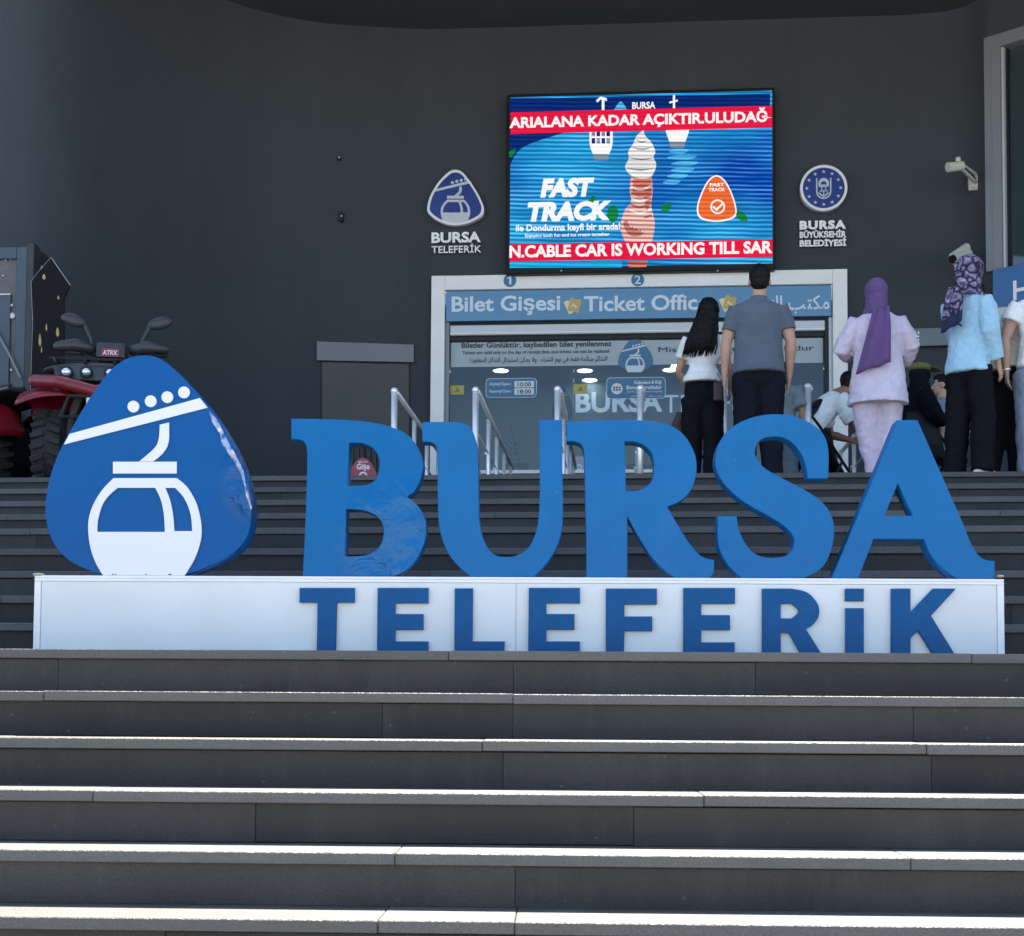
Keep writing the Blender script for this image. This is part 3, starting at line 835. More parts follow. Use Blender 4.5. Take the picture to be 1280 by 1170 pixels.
def px_emblem(cx0, cy0, cx1, cy1, Y):
    a = at(cx0, cy1, Y); t = at(cx0, cy0, Y); b = at(cx1, (cy0 + cy1) / 2, Y)
    def f(x, y):
        return (a.x + (x - 62) / 1010 * (b.x - a.x), t.z + (y - 55) / 1080 * (a.z - t.z))
    return f
M_decal = mat('decal_blue', (.045, .155, .29), rough=.5)
M_decw = mat('decal_white', (.55, .62, .68), rough=.5)
f = px_emblem(772.5, 423, 816.5, 466, YD)
dd = extrude2d('emblem_decal', [[f(*p) for p in outline(LOGO_DROP2)]], .002, M_decal, tk, plane_frame(YD - .006))
emblem_parts(f, dd, plane_frame(YD - .0085), .0015, M_decw)
def glass_plate(x0, y0, x1, y1):
    a, b, c, d = rect_px(x0, y0, x1, y1, YD)
    extrude2d('notice_plate', [round_rect(a, b, c, d, .05)], .002, M_decw, tk, plane_frame(YD - .002))
    r = .007
    return extrude2d('notice_plate', [round_rect(a + r, b - r, c + r, d - r, .045)], .002, M_decal, tk, plane_frame(YD - .0045))
np1 = glass_plate(607, 473, 671, 497.5)
M_pw = mat('print_white', (.62, .67, .72), rough=.5)
for i, (a, b) in enumerate((('Açılış/Open :', '10:00'), ('Kapanış/Close :', '18:00'))):
    y = 477 + i * 9
    ttext('notice_lettering', a, (612, y + 1.4, 640, y + 6), .005, M_pw, np1, Y=YD, bold=.02)
    x0_, x1_, z0_, z1_ = rect_px(643, y - .5, 667.5, y + 7.5, YD)
    extrude2d('time_box', [round_rect(x0_, x1_, z0_, z1_, .012)], .001, M_pw, np1, plane_frame(YD - .006))
    ttext('notice_lettering', b, (647, y + 1, 664, y + 6.4), .0065, M_ink, np1, Y=YD, bold=.01)
np2 = glass_plate(758, 472, 832, 499)
q = at(771.2, 486, YD)
extrude2d('cabin_symbol', [circle_pts(q.x, q.z, .066)], .001, M_pw, np2, plane_frame(YD - .006))
for sx in (-.032, 0, .032):
    for sz in (-.014, .014):
        MB().box(q.x + sx - .011, q.x + sx + .011, YD - .0085, YD - .0065, q.z + sz - .01, q.z + sz + .01).build('seat_symbol', M_ink, np2)
ttext('notice_lettering', 'Kabinlere 8 Kişi', (793, 476, 827, 481.5), .005, M_pw, np2, Y=YD, bold=.03)
ttext('notice_lettering', 'Binmek Zorunludur', (783, 482, 827, 487), .005, M_pw, np2, Y=YD, bold=.03)
ttext('notice_lettering', 'Boarding with 8 persons is required', (784, 488.5, 827, 491.5), .005, M_pw, np2, Y=YD)
ttext('notice_lettering', 'يجب ركوب 8 أشخاص', (788, 492.5, 827, 497), .005, M_pw, np2, Y=YD)
M_yel = mat('yellow_sticker', (.40, .38, .10), rough=.6)
M_yel2 = mat('yellow_sticker_print', (.22, .2, .03), rough=.6)
for (a, b, c, d) in ((563, 482, 580, 493.5), (717, 480.5, 734, 492.5)):
    x0_, x1_, z0_, z1_ = rect_px(a, b, c, d, YD)
    s_ = MB().box(x0_, x1_, YD - .004, YD - .002, z0_, z1_).build('yellow_sticker', M_yel, tk)
    xm, zm = (x0_ + x1_) / 2, (z0_ + z1_) / 2
    extrude2d('sticker_symbol', [[(xm - .035, zm - .025), (xm + .035, zm - .025), (xm, zm + .035)]], .001, M_yel2, s_, plane_frame(YD - .0055))
# speech holes, paper notice
for (u, v) in ((310, 662), (335, 652), (358, 660), (302, 685), (335, 687), (370, 685), (312, 710), (335, 720), (357, 712)):
    q = at(560 + u / 4.267, 400 + v / 4.267, YD)
    extrude2d('speech_hole', [circle_pts(q.x, q.z, .0075, 10)], .003, M_black, tk, plane_frame(YD - .002))
x0_, x1_, z0_, z1_ = rect_px(716.5, 570.5, 731, 591, YD)
pn = MB().box(x0_, x1_, YD - .004, YD - .002, z0_, z1_).build('paper_notice', mat('paper_notice', (.33, .34, .42), rough=.6), tk)
q = at(724, 584, YD)
extrude2d('notice_symbol', [circle_pts(q.x, q.z, .035), circle_pts(q.x, q.z, .022)], .001, M_pw, pn, plane_frame(YD - .0055))
ttext('notice_lettering', 'DİKKAT', (719, 572.5, 729, 575), .0055, M_pw, pn, Y=YD, bold=.03)

# room behind the glass
rm = thing('ticket_office_room', 'dim blue grey room seen through the ticket office glass', 'room', (0.5 * (FX0 + FX1), 18.5, TOPZ))
M_room = mat('room_paint', (.30, .42, .50), rough=.8, noise=.05)
M_rceil = mat('room_ceiling', (.20, .25, .29), rough=.8)
rx0, rx1 = FX0 - .6, FX1 + .5
BY = 20.55
CZR = 6.32
MB().box(rx0, rx1, BY, BY + .1, TOPZ, CZR).build('back_wall', M_room, rm)
MB().box(rx0 - .1, rx0, YW + .301, BY + .1, TOPZ, CZR).build('side_wall', M_room, rm)
MB().box(rx1, rx1 + .1, YW + .301, BY + .1, TOPZ, CZR).build('side_wall', M_room, rm)
MB().box(rx0 - .1, rx1 + .1, YW + .301, BY + .1, CZR, CZR + .1).build('ceiling', M_rceil, rm)
MB().box(gx0, gx1, YW + .121, YW + .75, SILLZ - .04, SILLZ).build('counter', M_alu2, rm)
M_lamp = mat('lit_downlight', (.9, .9, .85), emis=(1, .95, .84), estr=EM * 9)
for (px_, py_) in ((626, 462), (731, 462), (838, 461), (738, 481.5), (942, 460)):
    q = at_z(px_, py_, CZR)
    q.y = min(q.y, BY - .15)
    MB().lathe([(-.012, .105), (-.012, .118), (.004, .118)], (q.x, q.y, CZR - .004), 'Z', 20).build('lamp_trim', M_white, rm)
    MB().lathe([(-.016, .001), (-.016, .104), (-.002, .104)], (q.x, q.y, CZR - .004), 'Z', 20).build('ceiling_lamp', M_lamp, rm)
q = at(843, 458.5, 18.6); 
MB().ell(q, (.045, .045, .045), 10, 6).build('spot_lamp', M_lamp, rm)
MB().tube([(q.x, q.y, q.z + .03), (q.x, q.y, CZR)], .01, 6).build('spot_stem', M_white, rm)
M_rl = mat('room_lettering_glow', (.68, .74, .80), rough=.5, emis=(.6, .8, 1.0), estr=EM * .5)  # plain white wall letters given a faint added glow, no lamp in them
text_fit('wall_lettering', 'BURSA', (719.5, 490, 828, 516), BY, .0, M_rl, rm, bold=.03)
text_fit('wall_lettering', 'TELEFERİK', (829.5, 486, 985, 515.5), BY, .0, M_rl, rm, bold=-.002)
f = px_emblem(690, 483, 716, 530, BY)
dd = extrude2d('wall_emblem', [[f(*p) for p in outline(LOGO_DROP2)]], .01, M_decal, rm, plane_frame(BY - .012))
emblem_parts(f, dd, plane_frame(BY - .018), .004, M_decw)
# things on the counter
mn = thing('monitor', 'black flat monitor back on the counter behind the glass', 'monitor', (at(646, 588, 17.0).x, 17.0, SILLZ))
q = at(646, 588, 17.0)
MB().box(q.x - .13, q.x + .14, 17.0, 17.03, SILLZ + .03, SILLZ + .17).build('casing', M_dark, mn, bevel=.012, seg=2)
MB().box(q.x - .02, q.x + .02, 17.02, 17.05, SILLZ, SILLZ + .08).build('stand', M_dark, mn)
MB().box(q.x - .08, q.x + .08, 16.97, 17.12, SILLZ, SILLZ + .012).build('foot', M_dark, mn)
mc = thing('gooseneck_microphone', 'thin black gooseneck microphone on the counter behind the glass', 'microphone', (at(650, 588, 16.85).x, 16.85, SILLZ))
P_ = [at(560 + u / 4.267, 400 + v / 4.267, 16.85) for (u, v) in ((333, 566), (340, 600), (352, 655), (375, 735), (398, 800))]
MB().tube(P_, .004, 6).build('neck', M_dark, mc)
MB().ell(P_[0], (.016, .016, .02), 8, 6).build('capsule', M_dark, mc)
MB().box(P_[-1].x - .04, P_[-1].x + .05, 16.8, 16.92, SILLZ, SILLZ + .03).build('base', M_dark, mc, bevel=.006)
kp = at(666, 586, 16.9)
cr_ = thing('card_reader', 'small dark card reader on the counter behind the glass', 'card reader', (kp.x, 16.9, SILLZ))
MB().box(kp.x - .05, kp.x + .04, 16.86, 16.98, SILLZ, SILLZ + .07).build('casing', M_black, cr_, bevel=.008)
for i in range(3):
    for jx in range(3):
        MB().box(kp.x - .035 + .025 * jx, kp.x - .02 + .025 * jx, 16.852, 16.859, SILLZ + .012 + .018 * i, SILLZ + .024 + .018 * i).build('key', M_alu2, cr_)
mn2 = thing('monitor', 'dark rounded monitor back on the counter seen through the letter R', 'monitor', (at(800, 588, 17.0).x, 17.0, SILLZ))
q = at(799, 588, 17.0)
MB().box(q.x - .15, q.x + .15, 17.0, 17.04, SILLZ + .02, SILLZ + .15).build('casing', M_black, mn2, bevel=.015, seg=2)
MB().box(q.x - .02, q.x + .02, 17.02, 17.06, SILLZ, SILLZ + .08).build('stand', M_dark, mn2)

# ------------------------------------------------------------------ LED screen
YS = YW - .17
scr = thing('led_screen', 'large lit advertising screen with red ticker bands above the ticket office', 'screen', (at(800, 343, YS).x, YS, at(800, 343, YS).z))
sx0, sx1, sz0, sz1 = rect_px(632, 118, 969, 342.5, YS)
MB().box(sx0, sx1, YS, YW - .02, sz0, sz1).build('casing', M_dark, scr, bevel=.01)
for px_ in (680, 745, 838, 905):
    q = at(px_, 114, YS); MB().tube([(q.x - .03, YS + .08, sz1), (q.x - .03, YS + .08, sz1 + .03), (q.x + .03, YS + .08, sz1 + .03), (q.x + .03, YS + .08, sz1)], .008, 6).build('lifting_eye', M_black, scr)
S = 3.5556
def sp(u, v): return (620 + u / S, 100 + v / S)
dx0_, dx1_, dz0_, dz1_ = rect_px(637, 122, 965.5, 335, YS)
SB = screen_mat('screen_blue', (.005, .09, .56), .6, blend=(.03, .50, .96))
SRED = screen_mat('screen_red', (.88, .012, .06), .18)
SWH = screen_mat('screen_white', (1.0, 1.0, 1.0), .12)
SNV = screen_mat('screen_navy', (.005, .03, .22), .5)
SOR = screen_mat('screen_orange', (1.0, .17, .04), .35)
SPK = screen_mat('screen_pink', (.95, .52, .48), .65)
SRD2 = screen_mat('screen_cone_red', (.80, .20, .16), .75)
SSK = screen_mat('screen_hand', (.62, .20, .16), .7)
SGR = screen_mat('screen_green', (.01, .24, .06), .4)
SCY = screen_mat('screen_pale_cyan', (.10, .56, .95), .5)
SGY = screen_mat('screen_grey', (.28, .33, .4), .4)
SCB = screen_mat('screen_cyan', (.02, .50, .92), .45)
SWH2 = screen_mat('screen_cream', (.95, .93, .92), .45)
disp = MB().box(dx0_, dx1_, YS - .004, YS - .001, dz0_, dz1_).build('display', SB, scr)
def slay(nm, pts, m, lay, par=None, dense=True, tilt=True):
    return extrude2d(nm, [px_loop([(*sp(p[0], p[1]), *p[2:]) for p in pts], YS, dense=dense)] if not isinstance(pts[0][0], (list, tuple)) else
                     [px_loop([(*sp(p[0], p[1]), *p[2:]) for p in lp], YS) for lp in pts], .001, m, par or disp, plane_frame(YS - .0045 - .0022 * lay))
slay('picture_layer', [(62, 85), (1218, 62), (1218, 130), (62, 160)], SNV, 1, dense=False)
slay('picture_layer', [(62, 236), (300, 236), (120, 300, 1), (62, 380)], SNV, 1)
for (a_, b_, w_) in ((812, 318, 44), (826, 345, 66), (838, 372, 60), (830, 400, 52), (806, 428, 46), (780, 455, 40)):
    slay('splash', [(a_ - w_, b_ + 4, 1), (a_ - w_ * .3, b_ - 10, 1), (a_ + w_, b_ - 6, 1), (a_ + w_ * .4, b_ + 10, 1)], SCY, 2)
# gondolas
for (x, y0, y1) in ((467, 222, 330), (806, 222, 275)):
    slay('cabin_picture', [(x - 52, y0), (x + 52, y0), (x + 50, y1 - 40, 1), (x + 36, y1), (x - 36, y1), (x - 50, y1 - 40, 1)], SWH, 2)
    slay('cabin_picture', [(x - 36, y1 + 2), (x + 36, y1 + 2), (x + 30, y1 + 28), (x - 30, y1 + 28)], SGY, 2)
    for i in range(4):
        for j_ in range(2 if y1 > 300 else 1):
            h_ = (y1 - 44 - y0) / (2 if y1 > 300 else 1)
            slay('cabin_picture', [(x - 42 + i * 22, y0 + 6 + j_ * h_), (x - 26 + i * 22, y0 + 6 + j_ * h_), (x - 26 + i * 22, y0 + h_ * (j_ + 1) - 2), (x - 42 + i * 22, y0 + h_ * (j_ + 1) - 2)], SNV if (i + j_) % 2 else SGY, 3)
slay('hanger_picture', [(470, 82), (482, 82), (482, 140), (470, 140)], SWH, 2)
slay('hanger_picture', [(445, 90), (465, 75), (492, 82), (494, 94), (465, 88), (450, 102)], SWH, 2)
slay('hanger_picture', [(786, 68), (796, 68), (796, 140), (786, 140)], SWH, 2)
slay('hanger_picture', [(770, 98), (808, 88), (808, 96), (770, 106)], SWH, 2)
# ice cream cone held by a hand
slay('cone_picture', [(600, 430), (692, 430), (696, 500, 1), (690, 560, 1), (706, 640, 1), (692, 722), (575, 722), (553, 655, 1), (572, 580, 1), (600, 545, 1), (594, 490, 1)], SPK, 2)
slay('cone_picture', [(612, 440), (690, 440), (690, 520, 1), (670, 590, 1), (655, 520, 1), (610, 500, 1)], SRD2, 3)
slay('hand_picture', [(566, 640, 1), (590, 622, 1), (640, 632, 1), (662, 665, 1), (640, 694, 1), (592, 690, 1)], SSK, 3)
for i in range(7):
    y_ = 446 + i * 26
    slay('cone_picture', [(604 - 4 * (i > 3), y_, 1), (640, y_ + 12, 1), (690, y_ - 4, 1), (690, y_ + 4, 1), (642, y_ + 22, 1), (602 - 4 * (i > 3), y_ + 9, 1)], SWH2 if i % 2 else SSK, 3)
for i in range(4):
    slay('hand_picture', [(580 + i * 20, 608 + i * 4, 1), (604 + i * 20, 600 + i * 6, 1), (612 + i * 17, 640 + i * 8, 1), (596 + i * 17, 654 + i * 8, 1)], SPK, 4)
slay('ice_cream_picture', [(655, 224), (664, 250, 1), (690, 280, 1), (708, 320, 1), (700, 345, 1), (712, 380, 1), (692, 428, 1), (650, 440, 1), (600, 425, 1), (574, 390, 1), (590, 350, 1), (588, 320, 1), (610, 285, 1), (625, 250, 1)], SWH2, 4)
for (a, b, c) in ((600, 300, 695), (585, 345, 705), (580, 392, 700), (622, 268, 672)):
    slay('ice_cream_picture', [(a, b, 1), ((a + c) / 2, b + 14, 1), (c, b + 2, 1), ((a + c) / 2, b + 6, 1)], SGY, 5)
slay('cone_picture', [(585, 806), (672, 803), (668, 832), (590, 834)], SRD2, 2)
slay('picture_layer', [(62, 812), (560, 808), (560, 835), (62, 836)], SCB, 2, dense=False)
# orange badge, leaves
slay('badge_picture', [(980, 424, 1), (1020, 450, 1), (1055, 520, 1), (1070, 590, 1), (1050, 618, 1), (980, 632, 1), (910, 618, 1), (892, 580, 1), (905, 520, 1), (940, 450, 1)], SWH, 2)
bd = slay('badge_picture', [(980, 431, 1), (1016, 456, 1), (1049, 523, 1), (1063, 587, 1), (1044, 612, 1), (980, 625, 1), (916, 612, 1), (899, 577, 1), (911, 523, 1), (944, 456, 1)], SOR, 3)
def ring(cx, cy, r, w_): return [[(cx + r * math.cos(a * .3491), cy + r * math.sin(a * .3491)) for a in range(18)], [(cx + (r - w_) * math.cos(a * .3491), cy + (r - w_) * math.sin(a * .3491)) for a in range(18)]]
rg = ring(985, 565, 33, 7)
slay('badge_picture', rg, SWH, 4)
slay('badge_picture', [(966, 560), (980, 572), (1004, 548), (1008, 556), (981, 584), (962, 568)], SWH, 4)
def stext(body, box, lay=5, m=None, bold=.03, shear=0.0, sp_=1.0):
    a = sp(box[0], box[1]); b = sp(box[2], box[3])
    return text_fit('ticker_lettering' if lay == 6 else 'screen_lettering', body, (a[0], a[1], b[0], b[1]), YS, .0045 + .0022 * lay, m or SWH, disp, bold=bold, shear=shear, spacing=sp_, thick=.001)
stext('FAST', (950, 460, 1014, 476), 4); stext('TRACK', (944, 482, 1018, 498), 4)
for lf in ([(408, 545, 1), (430, 515, 1), (445, 535, 1), (430, 550, 1)], [(500, 570, 1), (530, 560, 1), (545, 600, 1), (520, 636, 1), (495, 610, 1)], [(733, 578, 1), (745, 550, 1), (780, 556, 1), (765, 586, 1)], [(1062, 582, 1), (1100, 590, 1), (1118, 625, 1), (1080, 622, 1)], [(60, 318, 1), (88, 308, 1), (78, 335, 1), (62, 345, 1)]):
    slay('leaf_picture', lf, SGR, 2)
stext('FAST', (197, 440, 437, 526), 5, bold=.06, shear=.18)
stext('TRACK', (140, 545, 513, 633), 5, bold=.06, shear=.18)
stext('ile Dondurma keyfi bir arada!', (88, 645, 552, 684), 5, bold=.03)
stext('Enjoying both fun and ice cream together', (130, 686, 505, 706), 5, bold=.02)
stext('BURSA', (605, 101, 708, 132), 5)
slay('badge_picture', [(555, 97, 1), (583, 135, 1), (583, 140), (525, 140), (527, 130, 1)], SCY, 3)
for (yl0, yl1) in ((146, 242), (731, 808)):
    a = sp(60, yl0); b = sp(60, yl1)
    zz1 = at(a[0], a[1], YS).z; zz0 = at(b[0], b[1], YS).z
    MB().box(dx0_, dx1_, YS - .0125, YS - .0115, zz0, zz1).build('ticker_band', SRED, disp)
stext('ARIALANA KADAR AÇIKTIR.ULUDAĞ', (60, 153, 1226, 228), 6, bold=.035)
stext('N.CABLE CAR IS WORKING TILL SAR', (60, 738, 1228, 793), 6, bold=.035)
for u in (290, 985):
    a = sp(u, 848); q = at(a[0], a[1], YS); MB().ell((q.x, YS - .004, q.z), (.01, .006, .01), 8, 5).build('casing_screw', M_alu2, scr)

# ------------------------------------------------------------------ emblem sign left of screen
M_navy = mat('emblem_navy', (.012, .035, .22), rough=.3, coat=.4, noise=.25, nscale=3)
M_rim = mat('rim_white', (.74, .76, .80), rough=.35)
SY = YW
es = thing('emblem_wall_sign', 'navy drop shaped gondola emblem with white rim and lettering left of the screen', 'wall sign', at(570, 318, SY))
o9 = [(520 + u / 9, 200 + v / 9, 1) for (u, v) in ((450, 143), (520, 162), (605, 255), (700, 400), (758, 520), (775, 590), (750, 660), (650, 720), (550, 755), (450, 765), (350, 752), (230, 700), (150, 630), (137, 570), (170, 440), (250, 300), (320, 220), (390, 160))]
cx9, cy9 = 570.5, 252
inn = [(cx9 + (x - cx9) * .905, cy9 + (y - cy9) * .905, 1) for (x, y, _) in o9]
extrude2d('rim', [px_loop(o9, SY, seg=3), px_loop(inn, SY, seg=3)], .09, M_rim, es, plane_frame(SY - .10), bevel=.004)
extrude2d('face', [px_loop(inn, SY, seg=3)], .07, M_navy, es, plane_frame(SY - .085))
def fm(x, y):
    X = min(max(122 + .6 * x, 222), 645); q = at(520 + X / 9, 200 + (118 + .55 * y) / 9, SY); return (q.x, q.z)
M_cw = mat('emblem_pale', (.50, .56, .62), rough=.4)
emblem_parts(fm, es, plane_frame(SY - .095), .008, M_cw)
text_fit('lettering', 'BURSA', (540, 292.2, 601.5, 305.6), SY, .03, M_letter, es, bold=.035, thick=.02)
text_fit('lettering', 'TELEFERİK', (540, 306.3, 602, 318), SY, .03, M_letter, es, bold=.008, thick=.02)

ms = thing('municipality_wall_sign', 'round navy municipal emblem with stars and white lettering right of the screen', 'wall sign', at(1028, 310, SY))
q = at(1028.3, 238.5, SY); pm = (at(1029.3, 238.5, SY).x - q.x)
extrude2d('rim', [circle_pts(q.x, q.z, 29.5 * pm, 48), circle_pts(q.x, q.z, 26 * pm, 48)], .09, M_rim, ms, plane_frame(SY - .10), bevel=.004)
extrude2d('face', [circle_pts(q.x, q.z, 26.2 * pm, 48)], .07, M_navy, ms, plane_frame(SY - .085))
for i in range(12):
    a = R(90 + 30 * i); c_ = (q.x + 21 * pm * math.cos(a), q.z + 21 * pm * math.sin(a)); st = []
    for k in range(10):
        rr = (2.4 if k % 2 == 0 else 1.1) * pm; b = R(90 + 36 * k); st.append((c_[0] + rr * math.cos(b), c_[1] + rr * math.sin(b)))
    extrude2d('star', [st], .004, M_cw, ms, plane_frame(SY - .090))
def sh(pts): return [(q.x + x * pm, q.z + y * pm) for (x, y) in pts]
def ush(w_, b_, t_):
    return [(-w_, t_)] + [(w_ * math.cos(R(180 + 18 * k)), b_ + w_ * math.sin(R(180 + 18 * k))) for k in range(11)] + [(w_, t_)]
uo = ush(9.5, -4.5, 13); ui_ = ush(7.8, -4.5, 13)
extrude2d('shield', [sh(uo[:] + ui_[::-1])], .004, M_cw, ms, plane_frame(SY - .090))
extrude2d('shield_dome', [sh([(-6.5, 3), (-6.5, 7, 1)][:1] + [(6.5 * math.cos(R(180 - 18 * k)), 6 + 7 * math.sin(R(180 - 18 * k))) for k in range(11)] + [(6.5, 3)]), sh([(4 * math.cos(R(180 - 18 * k)), 4.4 + 4.5 * math.sin(R(180 - 18 * k))) for k in range(11)])], .004, M_cw, ms, plane_frame(SY - .090))
for (a, b, c, d) in ((-6, 1.4, 6, 2.6), (-3, -2, -1.6, 1), (1.6, -2, 3, 1), (-5, -4.2, 5, -3), (-.7, -12, .7, -3.2)):
    extrude2d('shield_mark', [sh([(a, b), (c, b), (c, d), (a, d)])], .004, M_cw, ms, plane_frame(SY - .090))
for s_ in (-1, 1):
    extrude2d('shield_mark', [sh([(s_ * 5.8, -5), (s_ * 6.8, -6.5), (s_ * 1.4, -11), (s_ * 1.2, -9)])], .004, M_cw, ms, plane_frame(SY - .090))
text_fit('lettering', 'BURSA', (999, 277.8, 1056.7, 288.8), SY, .03, M_letter, ms, bold=.05, spacing=1.15, thick=.02)
text_fit('lettering', 'BÜYÜKŞEHİR', (999, 288.8, 1057, 301.2), SY, .03, M_letter, ms, bold=.035, thick=.02)
text_fit('lettering', 'BELEDİYESİ', (999, 299.3, 1057, 310), SY, .03, M_letter, ms, bold=.035, thick=.02)

# fast track wall sign right of the frame
M_fts = mat('grey_blue_plate', (.14, .17, .20), rough=.6)
ft = thing('fast_track_sign', 'grey wall plate with white fast track lettering behind the woman in blue', 'sign', wall_hit(1170, 434))
wpanel('plate', 1127, 412, 434, 1206, 410, 432, .04, .03, M_fts, ft)
q1 = wall_hit(1131, 424); q2 = wall_hit(1200, 423)
text_fit('lettering', 'FAST TRACK', (1131.5, 416, 1200, 424), YW, .075, M_letter, ft, bold=.035, shear=.15)
text_fit('lettering', 'HIZLI GEÇİŞ', (1131.5, 424.3, 1192, 432), YW, .075, M_letter, ft, bold=.02, shear=.15)

# surveillance camera bracket and bullet camera
br = thing('camera_bracket', 'white empty camera bracket arm on the wall beside the tall window', 'bracket', wall_hit(1220, 222))
h = wall_hit(1219, 220)
M_br = mat('aged_white_metal', (.52, .54, .50), rough=.5, noise=.1, nscale=30)
A_ = at(1221, 222, h.y - .03); B_ = at(1200, 206, h.y - .42); C_ = at(1188, 208, h.y - .50)
tl = (WR and Vector((.94, -.34, 0)))
MB().box(A_.x - .09, A_.x + .07, A_.y - .0, A_.y + .05, A_.z - .14, A_.z + .05).build('wall_plate', M_br, br, bevel=.01)
for dx in (-.05, .03):
    for dz in (-.115, .03):
        MB().ell((A_.x + dx, A_.y - .008, A_.z + dz), (.014, .012, .014), 8, 5).build('bolt', M_alu2, br)
for dz in (.035, -.055):
    MB().tube([A_ + Vector((-.01, 0, dz)), B_ + Vector((0, 0, dz * .5))], (.02), 8).build('arm_rail', M_br, br)
MB().tube([A_ + Vector((-.01, .01, -.01)), B_ + Vector((0.02, .01, 0))], (.012), 6).build('cable', M_dark, br)
MB().tube([B_ + Vector((.03, 0, -.01)), C_ + Vector((-.03, 0, -.01))], [(.05, .04), (.055, .045)], 10, ref=(0, 0, 1)).build('mount_head', M_br, br)
MB().lathe([(0, .03), (.05, .028)], (B_.x - .02, B_.y, B_.z + .03), 'Z', 12).build('mount_cap', M_br, br)
bc = thing('bullet_camera', 'white bullet camera with dark lens poking out above the patterned headscarf', 'security camera', wall_hit(1212, 318))
h = wall_hit(1212, 318)
A_ = at(1210, 317, h.y - .25); B_ = at(1191, 324, h.y - .45)
MB().tube([A_, B_], .058, 14).build('housing', M_br, bc, smooth=False)
dd_ = (B_ - A_).normalized()
MB().tube([B_ - dd_ * .002, B_ + dd_ * .012], .05, 14).build('lens', M_dark, bc)
MB().tube([A_ + Vector((-.02, -.02, .062)), B_ + dd_ * .06 + Vector((0, 0, .062))], (.05, .01), 10, ref=(1, 0, 0)).build('sun_shield', M_br, bc)
MB().tube([A_ + Vector((0, 0, -.02)), Vector((h.x, h.y, h.z - .06))], .02, 8).build('arm', M_br, bc)
# ------------------------------------------------------------------ the big sign on the ledge
YSG = 6.15
LZ = tread_z(5)
BO = 'on the white sign base'
def world_low(px, py, Y): return LOW @ at_low(px, py, Y)
M_bl_b = film_mat('letter_blue_peeling', (.001, .118, .325), world_low(496, 675, YSG), .31, rough=.34)
M_bl = mat('letter_blue', (.001, .122, .335), rough=.36, spec=.22, noise=.15, nscale=2.5, wear=.10, wear_col=(.25, .38, .5), bump=.05, bscale=5)
M_bl2 = film_mat('logo_blue', (.0, .080, .275), world_low(322, 600, YSG), .20, rough=.24)
M_bl3 = mat('small_letter_blue', (.0, .082, .245), rough=.3, spec=.16, noise=.2, nscale=5, coat=.0, bump=.35, bscale=9)
M_base = mat('sign_base_white', (.70, .72, .72), rough=.45, noise=.07, nscale=2.5, wear=.16, wear_col=(.40, .40, .37), bump=.03, bscale=10)
# white base box
b0 = at_low(41, 812, YSG); b1 = at_low(1256, 812, YSG)
bz1 = at_low(41, 719, YSG).z
base = thing('sign_plinth', 'long white boxed plinth of the sign standing on the stone ledge', 'plinth', LOW @ Vector(((b0.x + b1.x) / 2, YSG, LZ)), LOWA)
fr_ = MB(LOW)
jx = [at_low(p, 760, YSG).x for p in (645,)]
MB(LOW).box(b0.x + .012, b1.x - .012, YSG + .011, YSG + .18, LZ, bz1 - .012).build('box', M_base, base)
xs = [b0.x + .03] + jx + [b1.x - .03]
for a, b in zip(xs, xs[1:]): MB(LOW).box(a + .0012, b - .0012, YSG + .004, YSG + .0105, LZ + .001, bz1 - .026).build('face_panel', M_base, base)
MB(LOW).box(b0.x, b1.x, YSG, YSG + .185, bz1 - .0115, bz1).build('top_trim', M_white, base, bevel=.002)
MB(LOW).box(b0.x, b1.x, YSG, YSG + .006, bz1 - .025, bz1 - .012).build('top_trim', M_white, base, bevel=.0015)
MB(LOW).box(b0.x, b0.x + .029, YSG, YSG + .009, LZ, bz1 - .0255).build('corner_trim', M_white, base, bevel=.002)
MB(LOW).box(b1.x - .029, b1.x, YSG, YSG + .009, LZ, bz1 - .0255).build('corner_trim', M_white, base, bevel=.002)
M_foam = mat('sealant_foam', (.42, .42, .28), rough=.9, noise=.2, nscale=40, bump=.5, bscale=80)
q = at_low(44, 718.5, YSG); MB(LOW).ell((q.x + .012, YSG + .01, q.z + .002), (.028, .02, .008), 12, 6).build('sealant', M_foam, base)
q = at_low(1249, 721, YSG); MB(LOW).ell((q.x + .008, YSG + .01, q.z + .003), (.016, .02, .006), 12, 6).build('sealant', M_foam, base)

